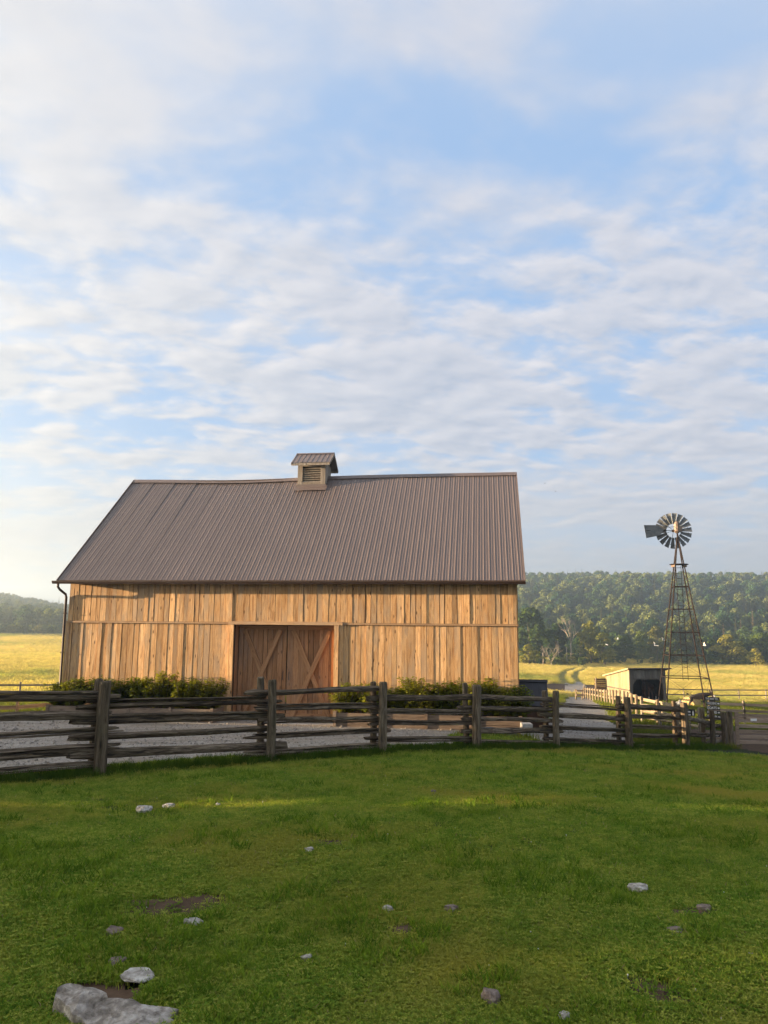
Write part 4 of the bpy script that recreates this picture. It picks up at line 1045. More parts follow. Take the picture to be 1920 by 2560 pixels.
bx, by = barn_xy(15.5, 0.8); bz_ = g1(bx, by)
bn = thing('storage_bin', 'small brown board bin with sloping black metal lid beside the barn', 'bin', (bx, by, bz_), -BYAW)
part('body', M_back, bn, ((-0.36, 0.02, -0.1), (0.36, 0.75, 0.80)))
for k in range(6): part('board', M_bin, bn, ((-0.38 + k * 0.127, -0.012, -0.05), (-0.38 + k * 0.127 + 0.12, 0.018, 0.80)))
a0 = Vector((-0.46, -0.14, 0.76)); Mx = Matrix.Translation(a0) @ Matrix.Rotation(R(52), 4, 'X')
lid = MB().box((0, 0, 0.0), (0.92, 0.92, 0.03)).build('lid', M_blackmetal, bn, Mx)
for k in range(5): MB().box((0.0 + k * 0.22, 0, 0.031), (0.03 + k * 0.22, 0.92, 0.055)).build('rib', M_blackmetal, lid)
MB().box((-0.02, 0.86, 0.056), (0.94, 0.95, 0.08)).build('cap', M_blackmetal, lid)
bx, by = barn_xy(15.15, -1.55)
tag(MB().box((-0.14, -0.2, -0.06), (0.14, 0.2, 0.36)).build('white_block', M_conc), 'pale concrete block standing at the end of the right planter', 'block').location = (bx, by, g1(bx, by))
bx, by = barn_xy(14.1, -1.75)
mb = MB(); rg = random.Random(5); nn_ = 15
mb.v.append((0, 0, 0.26))
for k in range(nn_):
    an = 6.283 * k / nn_; mb.v.append((0.85 * math.cos(an) * rg.uniform(.9, 1.1), 0.4 * math.sin(an), 0.17 + rg.uniform(-.03, .03)))
for k in range(nn_):
    an = 6.283 * k / nn_; mb.v.append((1.6 * math.cos(an) * rg.uniform(.92, 1.08), 0.75 * math.sin(an), -0.03))
for k in range(nn_):
    k2 = (k + 1) % nn_; mb.f += [(0, 1 + k, 1 + k2), (1 + k, 1 + nn_ + k, 1 + nn_ + k2, 1 + k2)]
M_ggravel = plain('dark_gravel', (0.035, 0.035, 0.04), (0.12, 0.12, 0.125), 30, 0.95, 1.0)
o = mb.build('gravel_heap', M_ggravel); o.location = (bx, by, g1(bx, by)); o.rotation_euler = (0, 0, -BYAW); o.scale = (0.55, 0.6, 0.8); tag(o, 'low heap of dark grey gravel before the right planter', 'gravel heap')

# ------------------------------------------------------------------ stones in the lawn
def stone_mesh(name, sx, sy, sz, seed, mat, sub=3):
    import bmesh
    bm = bmesh.new(); bmesh.ops.create_icosphere(bm, subdivisions=sub, radius=1.0)
    for v in bm.verts:
        p = v.co.copy(); n_ = mnoise.noise(p * 1.1 + Vector((seed, 0, 0))) * 0.35 + mnoise.noise(p * 2.6 + Vector((0, seed, 0))) * 0.16 + mnoise.noise(p * 6.0 + Vector((0, 0, seed))) * 0.06
        q = p * (1 + n_); q.z = min(q.z, 0.62 + 0.12 * mnoise.noise(p * 2 + Vector((seed, seed, 0))))
        v.co = Vector((q.x * sx, q.y * sy, q.z * sz))
    me_ = bpy.data.meshes.new(name); bm.to_mesh(me_); bm.free(); me_.materials.append(mat)
    return me_
def stone_mat(name, a, b_, c):
    m, t = new_mat(name); tcn = t.n('ShaderNodeTexCoord')
    n1 = t.noise(tcn.outputs['Object'], 14.0, 8.0, 0.65, 0.4); n2 = t.noise(tcn.outputs['Object'], 45.0, 5.0, 0.6)
    colr = t.ramp(n1, [(0.30, a), (0.5, b_), (0.68, c)])
    finish(t, t.mix(t.m('MULTIPLY', t.step(n2, 0.55, 0.7), 0.5), colr, a), 0.9, t.m('ADD', n1, t.m('MULTIPLY', n2, 0.4)), 0.9, 0.02, spec=0.2)
    return m
M_stone = stone_mat('pale_limestone', (0.12, 0.105, 0.085), (0.38, 0.355, 0.32), (0.66, 0.64, 0.60))
M_slab = stone_mat('grey_slab_rock', (0.07, 0.058, 0.045), (0.245, 0.215, 0.185), (0.50, 0.465, 0.42))
M_brstone = stone_mat('brownish_stone', (0.08, 0.06, 0.05), (0.20, 0.155, 0.13), (0.36, 0.31, 0.27))
STN = [(359, 2032, 40, .45, 0, 'largest pale stone near the fence, left of two side by side'), (421, 2022, 28, .35, 0, 'smaller pale stone just right of the largest stone near the fence'), (545, 2017, 13, .4, 0, 'tiny pale stone in line with the two stones near the fence'),
       (772, 2134, 24, .55, 0, 'small white stone alone in the grass below the middle fence posts'), (483, 2322, 46, .40, 0, 'pale mossy stone right below the bare earth patch'), (283, 2344, 44, .30, 1, 'flat brownish stone left of the mossy stone'),
       (292, 2419, 40, .28, 1, 'flat half buried stone above the white stone by the big rock'), (347, 2455, 78, .26, 0, 'flat white stone just above the big rock'), (765, 2408, 24, .5, 0, 'small pale stone at lower centre left'),
       (1084, 1987, 17, .8, 1, 'small brown stone standing upright near the fence'), (1489, 1999, 14, .4, 0, 'upper one of two tiny pale stones far right of centre'), (1490, 2020, 14, .4, 0, 'lower one of two tiny pale stones far right of centre'),
       (1597, 2233, 50, .42, 0, 'long white stone on the right half of the lawn'), (970, 2283, 26, .55, 0, 'white stone in the middle of the lawn'), (1128, 2283, 36, .25, 1, 'flat grey stone right of the white stone in the middle'),
       (1687, 2341, 40, .30, 1, 'flat brownish stone on the right below the long white stone'), (1876, 2402, 20, .7, 0, 'small white stone at the right edge of the lawn'), (1227, 2511, 44, .75, 1, 'round brownish stone at the bottom right of centre'), (1411, 2556, 28, .6, 0, 'white stone cut off by the bottom edge'), (1761, 2282, 34, .25, 1, 'low brown stone near the right edge above the flat stone')]
for k, (px_, py_, wpx, hr, br, lb) in enumerate(STN):
    p = ground_hit(px_, py_); ww = wpx / F * math.hypot(p[1], EYE) / 2 * 0.9
    o = obj('stone', stone_mesh('stone', ww, ww * 0.75, ww * (max(hr, 0.42) if wpx < 60 else 0.17) * 1.3, k * 3.7 + 1, M_brstone if br else M_stone), None)
    o.location = (p[0], p[1], p[2] + (ww * 0.2 + 0.022 if wpx < 60 else 0.03)); o.rotation_euler = (random.uniform(-.15, .1), random.uniform(-.12, .12), random.uniform(-.5, .5)); tag(o, lb, 'stone', 'stones lying in the lawn')
# the big slab at the lower left
c0 = ground_hit(285, 2520)
mb = MB(); rgb_ = random.Random(3)
outl = ((134, 2492), (141, 2468), (172, 2457), (208, 2465), (238, 2467), (266, 2479), (270, 2494), (332, 2497), (352, 2507), (405, 2513), (449, 2523), (430, 2538), (442, 2556), (400, 2590), (330, 2606), (250, 2590), (205, 2545), (182, 2535), (160, 2508))
hts = [0.075, 0.10, 0.105, 0.10, 0.09, 0.08, 0.07, 0.06, 0.055, 0.045, 0.03, 0.025, 0.02, 0.02, 0.025, 0.03, 0.045, 0.055, 0.065]
out = [ground_hit(a, b_, h) for (a, b_), h in zip(outl, hts)]
cen = sum(out) / len(out); n = len(out)
import bmesh
bm = bmesh.new(); top = []; bot = []; mid = []
for p, h in zip(out, hts):
    top.append(bm.verts.new(Vector(p - cen) * 0.98 + Vector((0, 0, h)))); mid.append(bm.verts.new(Vector(p - cen) * 1.0 + Vector((0, 0, h * 0.55)))); bot.append(bm.verts.new(Vector(p - cen) * 1.03 + Vector((0, 0, -0.12))))
tf = bm.faces.new(top)
for k in range(n):
    k2 = (k + 1) % n; bm.faces.new((top[k], mid[k], mid[k2], top[k2])); bm.faces.new((mid[k], bot[k], bot[k2], mid[k2]))
bmesh.ops.recalc_face_normals(bm, faces=bm.faces); bmesh.ops.triangulate(bm, faces=bm.faces)
for _ in range(4): bmesh.ops.subdivide_edges(bm, edges=[e for e in bm.edges if e.calc_length() > 0.022], cuts=1, use_grid_fill=True); bmesh.ops.triangulate(bm, faces=bm.faces)
for v in bm.verts:
    p = v.co; v.co += Vector((0.15, 0.15, 1)) * (0.008 * mnoise.noise(p * 5) + 0.018 * abs(mnoise.noise(Vector((p.x * 5 + p.y * 4, p.y * 16 - p.x * 5, p.z * 18)))) - 0.007 + 0.004 * mnoise.noise(p * 60))
me_ = bpy.data.meshes.new('boulder'); bm.to_mesh(me_); bm.free(); me_.materials.append(M_slab)
o = obj('boulder', me_); o.location = cen; tag(o, 'large grey slab of rock breaking the lawn at the bottom left', 'boulder')

# ------------------------------------------------------------------ windmill
WB = at(1712, 1775, 50.0); WB[2] = g1(WB[0], WB[1])
HUB = at(1693, 1326, 50.0); HH = HUB[2] - WB[2]
wm = thing('windmill', 'rusty steel farm windmill on a lattice tower with ladder', 'windmill', (HUB[0], 50.0, WB[2]))
apex = HH - 0.55; half0 = 3.02 / 2; wrot = R(-10.5)
def leg_pt(k, z_):
    s = half0 * (1 - z_ / (apex + 0.25)); a = wrot + math.pi / 4 + k * math.pi / 2
    return Vector((s * math.sqrt(2) * math.cos(a), s * math.sqrt(2) * math.sin(a), z_))
for k in range(4):
    mb = MB(); mb.bar(leg_pt(k, -0.2), leg_pt(k, apex), 0.06, 0.06); mb.build('leg', M_rust, wm)
zr = [at(1709, yy, 50.0)[2] - WB[2] for yy in (1693, 1638, 1581, 1523, 1467)]
for z_ in zr:
    for k in range(4):
        mb = MB(); mb.bar(leg_pt(k, z_), leg_pt(k + 1, z_), 0.045, 0.05); mb.build('girt', M_rust, wm)
lv = [0.1] + zr
for z0, z1 in zip(lv[:-1], lv[1:]):
    for k in range(4):
        for p_, q_ in ((leg_pt(k, z0), leg_pt(k + 1, z1)), (leg_pt(k + 1, z0), leg_pt(k, z1))):
            mb = MB(); mb.tube([p_, q_], 0.007, 4); mb.build('brace_rod', M_rust, wm)
ladder = MB()
lw = 0.17; zl0, zl1 = zr[0] - 0.15, HH - 2.4
def lad(s, z_):
    a = (leg_pt(2, z_) + leg_pt(3, z_)) / 2
    return Vector((a.x * 0.55 - 0.08 + s * lw, a.y * 0.55, z_))
for s in (-1, 1): ladder.tube([lad(s, zl0), lad(s, zl1)], 0.018, 5)
ld = ladder.build('ladder', M_rust, wm)
z_ = zl0 + 0.1
while z_ < zl1:
    mb = MB(); mb.tube([lad(-1, z_), lad(1, z_)], 0.014, 4); mb.build('rung', M_rust, ld); z_ += 0.36
zp = at(1700, 1412, 50.0)[2] - WB[2]
mb = MB(); n = 14
for r0, r1, z0 in ((0.62, 0.62, zp), ):
    vs1 = [(0.62 * math.cos(6.283 * k / n), 0.5 * math.sin(6.283 * k / n), zp) for k in range(n)]
    mb.add(vs1 + [(x_, y_, z_ + 0.05) for x_, y_, z_ in vs1], [tuple(reversed(range(n))), tuple(range(n, 2 * n))] + [(k, (k + 1) % n, n + (k + 1) % n, n + k) for k in range(n)])
pf = mb.build('platform', M_rust, wm)
for s in (-1, 1): MB().box((s * 0.36 - 0.05, -0.3, zp - 0.16), (s * 0.36 + 0.05, 0.3, zp - 0.002)).build('bracket', M_motor, pf)
mb = MB(); mb.tube([(0, 0, apex - 0.3), (0, 0, HH - 0.1)], 0.055, 8); mb.build('mast', M_rust, wm)
mb = MB(); mb.tube([(-.03, -0.05, HH - 0.18), (-.03, -0.05, HH - 0.05), (-.03, -0.05, HH + 0.42), (-.03, -0.05, HH + 0.58), (-.03, -0.05, HH + 0.62)], [0.12, 0.2, 0.19, 0.11, 0.03], 10)
mb.box((0.0, -0.24, HH - 0.1), (0.24, 0.12, HH + 0.22)); mb.build('gearbox', M_motor, wm, smooth=False)
wheel = MB().tube([(0, 0.30, 0), (0, 0.52, 0)], 0.09, 10).build('wheel', M_rust, wm, Matrix.Translation((-0.12, 0, HH + 0.02)) @ Matrix.Rotation(R(-4), 4, 'Z'))
WR = 1.22
nb = 18
blm = MB(); q0, q1 = 0.47, WR
for f0 in range(4):
    fa, fb = f0 / 3, 0
    rr = q0 + (q1 - q0) * fa; hw = 0.085 + 0.080 * fa; sw = 0.05
    blm.v += [(-hw, sw - 0.02, rr), (0, 0.015, rr), (hw, -sw - 0.02, rr)]
    if f0: o_ = 3 * f0; blm.f += [(o_ - 3, o_ - 2, o_ + 1, o_), (o_ - 2, o_ - 1, o_ + 2, o_ + 1)]
blade_me = blm.mesh('blade', M_steel)
for k in range(nb):
    obj('blade', blade_me, wheel, Matrix.Translation((0, 0.41, 0)) @ Matrix.Rotation(2 * math.pi * k / nb + 0.1, 4, 'Y'))
for rr in (0.58, 0.98):
    mb = MB(); mb.tube([(rr * math.cos(6.283 * k / 36), 0.43, rr * math.sin(6.283 * k / 36)) for k in range(37)], 0.012, 4, False); mb.build('rim', M_rust, wheel)
for k in range(6):
    a = 6.283 * k / 6 + 0.3; mb = MB(); mb.tube([(0, 0.41, 0), (1.0 * math.cos(a), 0.43, 1.0 * math.sin(a))], 0.014, 4); mb.build('spoke', M_rust, wheel)
vp = [(-2.34, .30), (-1.37, .31), (-1.03, -.02), (-1.27, -.38), (-2.20, -.58)]
mb = MB(); mb.add([(x_, -0.30, HH + z_) for x_, z_ in vp] + [(x_, -0.285, HH + z_) for x_, z_ in vp], [(0, 1, 2, 3, 4), (9, 8, 7, 6, 5)] + [(k, 5 + k, 5 + (k + 1) % 5, (k + 1) % 5) for k in range(5)])
vane = mb.build('tail_vane', M_steel, wm)
mb = MB(); mb.tube([(-0.1, -0.1, HH - 0.02), (-2.2, -0.32, HH - 0.05)], 0.02, 5); mb.tube([(-0.1, -0.1, HH + .25), (-1.35, -0.31, HH + .1)], 0.014, 5); mb.build('tail_bar', M_rust, vane)

# ------------------------------------------------------------------ animal shelter
FL = at(1576, 1757, 66.0); FL[2] = g1(FL[0], FL[1])
sh = thing('animal_shelter', 'small open fronted animal shelter with lean-to roof and sunlit side', 'shelter', tuple(FL), R(8.6))
SW_, SD_, SHF, SHB = 3.35, 4.6, 2.78, 1.95
k_ = 0
for i in range(18):                              # left wall, sun side
    v0 = i * SD_ / 18; v1 = v0 + SD_ / 18 - 0.012; h0 = SHF + (SHB - SHF) * v0 / SD_; h1 = SHF + (SHB - SHF) * v1 / SD_; o_ = random.uniform(0, .012)
    mb = MB(); mb.add([(-0.03 - o_, v0, 0), (-0.03 - o_, v1, 0), (-0.03 - o_, v1, h1), (-0.03 - o_, v0, h0), (0.0, v0, 0), (0.0, v1, 0), (0.0, v1, h1), (0.0, v0, h0)], [(0, 3, 2, 1), (4, 5, 6, 7), (0, 1, 5, 4), (1, 2, 6, 5), (2, 3, 7, 6), (3, 0, 4, 7)])
    mb.build('board', M_shed, sh)
part('side_batten', M_shed_front, sh, ((-0.065, 0.0, 0.98), (-0.045, SD_, 1.08)))
mb = MB(); mb.add([(0.002, 0.05, -.2), (0.002, SD_, -.2), (0.002, SD_, SHB - .02), (0.002, 0.05, SHF - .02), (0.05, 0.05, -.2), (0.05, SD_, -.2), (0.05, SD_, SHB - .02), (0.05, 0.05, SHF - .02)], [(0, 3, 2, 1), (4, 5, 6, 7), (0, 1, 5, 4), (1, 2, 6, 5), (2, 3, 7, 6), (3, 0, 4, 7)])
mb.add([(SW_ - .05, 0.05, -.2), (SW_ - .05, SD_, -.2), (SW_ - .05, SD_, SHB - .02), (SW_ - .05, 0.05, SHF - .02), (SW_, 0.05, -.2), (SW_, SD_, -.2), (SW_, SD_, SHB - .02), (SW_, 0.05, SHF - .02)], [(0, 3, 2, 1), (4, 5, 6, 7), (0, 1, 5, 4), (1, 2, 6, 5), (2, 3, 7, 6), (3, 0, 4, 7)])
mb.box((0, SD_, -.2), (SW_, SD_ + .04, SHB - .03))
mb.build('inner_wall', M_shed_in, sh)
for i in range(12):
    u0 = i * SW_ / 12
    if 0.25 < u0 < 2.95: lo_z = 2.02
    else: lo_z = 0.0
    part('front_board', M_shed_front, sh, ((u0, -0.03 - random.uniform(0, .01), lo_z), (u0 + SW_ / 12 - 0.012, 0.04, SHF - 0.03)))
for s, u0 in ((1, 0.28), (-1, SW_ - 0.28)):
    mb = MB(); mb.add([(u0, -0.02, 2.02), (u0 + s * 0.42, -0.02, 2.02), (u0, -0.02, 1.5), (u0, 0.03, 2.02), (u0 + s * 0.42, 0.03, 2.02), (u0, 0.03, 1.5)], [(0, 1, 2), (3, 5, 4), (0, 3, 4, 1), (1, 4, 5, 2), (2, 5, 3, 0)]); mb.build('corner_brace', M_shed_front, sh)
part('lintel', M_shed_front, sh, ((0.25, -0.05, 1.96), (SW_ - 0.25, -0.02, 2.06)))
mb = MB(); tl = math.atan2(SHF - SHB, SD_)
mb.box((-0.22, -0.3, 0.0), (SW_ + 0.45, SD_ / math.cos(tl) + 0.25, 0.10), Matrix.Translation((0, 0, SHF + 0.03)) @ Matrix.Rotation(-tl, 4, 'X'))
rf = mb.build('roof', M_shed_front, sh)
mb = MB(); mb.box((-0.245, -0.3, -0.03), (-0.223, SD_ / math.cos(tl) + 0.25, 0.105), Matrix.Translation((0, 0, SHF + 0.03)) @ Matrix.Rotation(-tl, 4, 'X')); mb.build('edge_board', M_shed, rf)
part('floor', md, sh, ((0.05, -0.2, -0.1), (SW_ - .05, SD_, 0.06)))

# ------------------------------------------------------------------ animals
def skin_mesh(name, verts, edges, radii, mat, sub=2):
    me_ = bpy.data.meshes.new(name); me_.from_pydata(verts, edges, []); me_.update()
    o = bpy.data.objects.new('tmp_skin', me_); C.objects.link(o)
    o.modifiers.new('skin', 'SKIN').use_smooth_shade = True
    if not me_.skin_vertices: pass
    for i, r_v in enumerate(radii):
        me_.skin_vertices[0].data[i].radius = r_v if hasattr(r_v, '__len__') else (r_v, r_v)
        me_.skin_vertices[0].data[i].use_root = (i == 0)
    o.modifiers.new('sub', 'SUBSURF').levels = sub
    dg = bpy.context.evaluated_depsgraph_get(); dg.update()
    res = bpy.data.meshes.new_from_object(o.evaluated_get(dg)); res.name = name
    bpy.data.objects.remove(o); res.materials.clear(); res.materials.append(mat)
    res.polygons.foreach_set('use_smooth', [True] * len(res.polygons))
    return res

def quadruped(mat, k=1.0, head_low=0.0, kind='horse'):
    """standing, nose towards +x, about 1.6 m at the withers for k = 1"""
    V = []; E_ = []; Rr = []
    def av(p, r, par=None):
        V.append(tuple(c * k for c in p)); Rr.append((r * k, r * k) if not hasattr(r, '__len__') else (r[0] * k, r[1] * k))
        if par is not None: E_.append((par, len(V) - 1))
        return len(V) - 1
    pel = av((-0.55, 0, 1.28), 0.27)
    bel = av((-0.10, 0, 1.17), (0.27, 0.29), pel); che = av((0.42, 0, 1.18), (0.25, 0.31), bel)
    nk = av((0.78, 0, 1.45 - head_low * .3), (0.14, 0.2), che); n2_ = av((1.02, 0, 1.72 - head_low), (0.10, 0.14), nk); hd_ = av((1.13, 0, 1.86 - head_low * 1.15), (0.10, 0.12), n2_)
    fc = av((1.35, 0, 1.68 - head_low * 1.25), (0.075, 0.085), hd_); av((1.50, 0, 1.52 - head_low * 1.35), (0.065, 0.06), fc)
    for s in (1, -1):
        e = av((1.08, s * 0.06, 2.0 - head_low * 1.15), 0.03, hd_); av((1.09, s * 0.075, 2.08 - head_low * 1.15), 0.012, e)
    for s in (1, -1):
        a = av((-0.62, s * 0.15, 1.02), (0.15, 0.19), pel); a = av((-0.50, s * 0.16, 0.78), (0.09, 0.11), a); a = av((-0.76, s * 0.16, 0.52), (0.055, 0.065), a); a = av((-0.72, s * 0.16, 0.18), 0.042, a); a = av((-0.67, s * 0.16, 0.06), 0.055, a); av((-0.64, s * 0.16, 0.0), 0.06, a)
        a = av((0.48, s * 0.14, 0.90), (0.11, 0.13), che); a = av((0.47, s * 0.15, 0.50), 0.06, a); a = av((0.47, s * 0.15, 0.16), 0.042, a); a = av((0.50, s * 0.15, 0.06), 0.055, a); av((0.52, s * 0.15, 0.0), 0.06, a)
    return V, E_, Rr
M_bay = plain('bay_horse_coat', (0.10, 0.042, 0.022), (0.15, 0.066, 0.034), 3, 0.6)
M_blackhair = plain('black_hair', (0.012, 0.010, 0.009), (0.025, 0.02, 0.018), 5, 0.7)
M_goatwhite = plain('white_goat_coat', (0.62, 0.58, 0.52), (0.74, 0.71, 0.66), 5, 0.85)
M_hay = plain('hay', (0.32, 0.22, 0.09), (0.50, 0.36, 0.16), 9, 0.95, 1.0)
qv = quadruped(M_bay)
horse_me = skin_mesh('body', *qv, M_bay)
def horse(lx, ly, rz, label):
    Mw = Matrix.Translation(FL) @ Matrix.Rotation(R(8.6), 4, 'Z'); p = Mw @ Vector((lx, ly, 0.06))
    t_ = thing('horse', label, 'horse', tuple(p), rz, 'horses in the shelter'); obj('body', horse_me, t_)
    mb = MB(); mb.tube([(-0.80, 0, 1.38), (-0.92, 0, 1.2), (-0.95, 0, 0.8), (-0.92, 0, 0.5)], [0.05, 0.08, 0.085, 0.02], 7); mb.build('tail', M_blackhair, t_, smooth=True)
    mb = MB(); mb.tube([(0.70, 0, 1.66), (0.92, 0, 1.85), (1.05, 0, 2.02)], [0.05, 0.06, 0.03], 6); mb.build('mane', M_blackhair, t_, smooth=True)
    mb = MB(); mb.tube([(-0.655, -0.16, 0.02), (-0.72, -0.16, 0.18), (-0.745, -0.16, 0.36)], [0.066, 0.05, 0.055], 8); mb.build('white_sock', M_goatwhite, t_, smooth=True)
horse(2.25, 1.6, R(80), 'brown horse seen from behind in the shelter, left of two')
horse(2.9, 2.0, R(98), 'brown horse at the right side of the shelter')

def goat(p, rz, mat, label, lying=False, low=0.1):
    t_ = thing('goat', label, 'goat', tuple(p), rz)
    V, E_, Rr = quadruped(mat, 0.5, low)
    if lying:
        V = [(x_, y_ * (1.5 if z_ < 0.45 else 1.0) + (0.06 if z_ < .3 else 0), max(0.04, z_ - 0.40) if z_ > 0.45 else 0.04 + 0.1 * z_) for x_, y_, z_ in V]
    obj('body', skin_mesh('body', V, E_, Rr, mat), t_)
    mb = MB()
    for s in (1, -1): mb.tube([(0.52, s * 0.03, 0.99 - low * .57 - (.4 if lying else 0)), (0.47, s * 0.05, 1.10 - low * .57 - (.4 if lying else 0)), (0.40, s * 0.07, 1.15 - low * .57 - (.4 if lying else 0))], [0.02, 0.015, 0.005], 5)
    mb.build('horns', M_grey_post, t_, smooth=True)
    mb = MB(); mb.tube([(-0.40, 0, .66 - (.4 if lying else 0)), (-0.47, 0, .70 - (.4 if lying else 0)), (-0.50, 0, .64 - (.4 if lying else 0))], [0.035, 0.03, 0.01], 5); mb.build('tail', mat, t_, smooth=True)
    return t_
p = at(1682, 1762, 56.0); p[2] = g1(p[0], p[1]); goat(p, R(5), M_goatwhite, 'white goat lying down in front of the shelter', True)
p = at(1746, 1768, 53.0); p[2] = g1(p[0], p[1]) + 0.0
gt = goat(p, R(-15), M_blackhair, 'black goat with pale muzzle standing left of the lettered sign', False, 0.35); gt.scale = (1.5,) * 3
mb = MB(); mb.tube([(0.66, 0, 0.64), (0.74, 0, 0.54)], [0.048, 0.04], 7); mb.build('pale_muzzle', M_goatwhite, gt, smooth=True)
# hay heap and trough beside it
p = at(1727, 1764, 57.0); p[2] = g1(p[0], p[1])
o = obj('hay_heap', stone_mesh('hay_heap', 0.62, 0.55, 0.75, 8.2, M_hay)); o.location = (p[0], p[1], p[2] + 0.3); tag(o, 'round heap of golden hay right of the windmill legs', 'hay')
p = at(1700, 1766, 55.0); p[2] = g1(p[0], p[1])
tr = thing('white_trough', 'small white slatted trough left of the hay heap', 'trough', tuple(p), R(-10))
for q in range(4): part('slat', M_white, tr, ((-0.26 + q * 0.14, -0.02, 0.0), (-0.17 + q * 0.14, 0.0, 0.42)))
part('tub', M_conc, tr, ((-0.27, 0.002, 0.05), (0.27, 0.35, 0.34)))

# ------------------------------------------------------------------ farther fences
def plank_fence(name, label, pts, spacing, h, rails, rw, mpost, mrail, pr=0.07, cat='fence', split=False):
    P_ = [np.array([x_, y_, g1(x_, y_)]) for x_, y_ in pts]; O_ = Vector(P_[0])
    t_ = thing(name, label, cat, tuple(O_)); feet = []
    for a, e in zip(P_[:-1], P_[1:]):
        n_ = max(1, round(np.linalg.norm((e - a)[:2]) / spacing))
        for i in range(n_): q = a + (e - a) * i / n_; feet.append(Vector((q[0], q[1], g1(q[0], q[1]))) - O_)
    feet.append(Vector(P_[-1]) - O_)
    pmesh = [post_mesh(h, pr, 5.1 + k, mpost, 0.6, 6) for k in range(3)]
    for i, f in enumerate(feet): obj('post', pmesh[i % 3], t_, Matrix.Translation(f) @ Matrix.Rotation(i * 1.1, 4, 'Z'))
    for a, e in zip(feet[:-1], feet[1:]):
        dd = (e - a); nrm = Vector((-dd.y, dd.x, 0)).normalized() * (-(pr + 0.025) if not split else 0)
        if nrm.y > 0: nrm = -nrm
        for rh in rails:
            A = a + Vector((0, 0, rh)) + nrm - dd.normalized() * 0.05; B_ = e + Vector((0, 0, rh)) + nrm + dd.normalized() * 0.04
            if split: me_ = rail_mesh((B_ - A).length, rw, rw * .8, i * 3.3 + rh * 9 + a.x, mrail, 5)
            else: me_ = MB().box((0, -0.018, -rw), ((B_ - A).length, 0.018, rw)).mesh('rail', mrail)
            obj('rail', me_, t_, frame(A, B_))
    return t_
def xy_at(px_, py_, Y): q = at(px_, py_, Y); return (q[0], q[1])
plank_fence('lane_fence', 'sunlit pale board fence running down beside the gravel lane to the shelter', [xy_at(1460, 1745, 78), xy_at(1512, 1752, 60), xy_at(1560, 1765, 47), xy_at(1605, 1790, 38), xy_at(1690, 1800, 33)], 2.3, 1.15, (1.0, 0.55), 0.07, M_pale_post, M_pale_rail)
plank_fence('paddock_fence', 'pale weathered split rails behind the dark rail fence, left of the small sign', [xy_at(1606, 1810, 36), xy_at(1750, 1815, 32)], 1.3, 1.05, (0.85, 0.55, 0.28), 0.06, M_grey_post, M_pale_rail, split=True)
plank_fence('meadow_fence', 'long post and rail fence at the foot of the golden meadow', [xy_at(1462, 1740, 80), xy_at(1640, 1755, 84), xy_at(1780, 1757, 86), xy_at(2050, 1757, 88)], 3.0, 1.5, (1.38, 0.8), 0.06, M_grey_post, M_grey_rail)
plank_fence('pen_fence', 'dark rail fence of the pen behind the plank gate', [xy_at(1776, 1800, 37), xy_at(1861, 1806, 37), xy_at(2050, 1806, 37)], 2.0, 1.2, (1.02, 0.72, 0.4), 0.06, M_grey_post, M_gate)
fg = plank_fence('field_gate_fence', 'grey rail fence left of the barn at the edge of the left field', [xy_at(-140, 1805, 30), xy_at(40, 1800, 31), xy_at(150, 1795, 32)], 3.0, 1.1, (0.9, 0.5, 0.2), 0.075, M_grey_post, M_grey_rail)
plank_fence('pasture_fence', 'low far fence across the pasture at the left edge', [xy_at(-150, 1775, 48), xy_at(140, 1772, 50)], 2.6, 1.2, (1.0, 0.55), 0.06, M_pale_post, M_pale_rail)
plank_fence('lane_end_rail', 'short stub of fence at the far end of the gravel lane', [xy_at(1440, 1750, 72), xy_at(1456, 1750, 73)], 1.0, 1.0, (0.85, 0.45), 0.08, M_pale_post, M_gate)
# stack of boards behind the shelter
p = at(1508, 1752, 70.5); p[2] = g1(p[0], p[1])
lg = thing('timber_rack', 'rack of brown planks behind the far left corner of the shelter', 'timber', tuple(p), R(8.6))
for q in range(6): part('plank', M_bin if q % 2 else M_planter, lg, ((-0.75, 0, 0.9 + q * 0.19), (0.75, 0.06 + 0.02 * (q % 2), 1.06 + q * 0.19)))
for s in (-0.7, 0.6): part('rack_post', M_pale_post, lg, ((s, -0.09, -0.2), (s + 0.1, -0.002, 2.1)))

# ------------------------------------------------------------------ birds
def bird(p, span, rz, roll_, flap, mat, label):
    t_ = thing('bird', label, 'bird', tuple(p), rz); mb = MB()
    mb.tube([(-0.5 * span * .45, 0, 0), (-0.2 * span * .45, 0, 0.005), (0.15 * span * .45, 0, 0.01), (0.42 * span * .45, 0, 0.025), (0.52 * span * .45, 0, 0.02)], [0.012 * span, 0.05 * span, 0.06 * span, 0.03 * span, 0.006 * span], 7); mb.build('body', mat, t_, smooth=True)
    for s in (1, -1):
        mb = MB(); c = span / 2
        mb.add([(0.12 * span, 0, 0.02), (0.16 * span, s * c * .45, 0.02 + c * .45 * flap), (-0.02 * span, s * c, 0.02 + c * flap * .75), (-0.05 * span, s * c * .5, 0.01 + c * .42 * flap), (-0.10 * span, 0, 0.01)], [(0, 1, 2, 3, 4)])
        w_ = mb.build('wing', mat, t_); w_.modifiers.new('t', 'SOLIDIFY').thickness = 0.01
    t_.rotation_euler = (roll_, 0, rz)
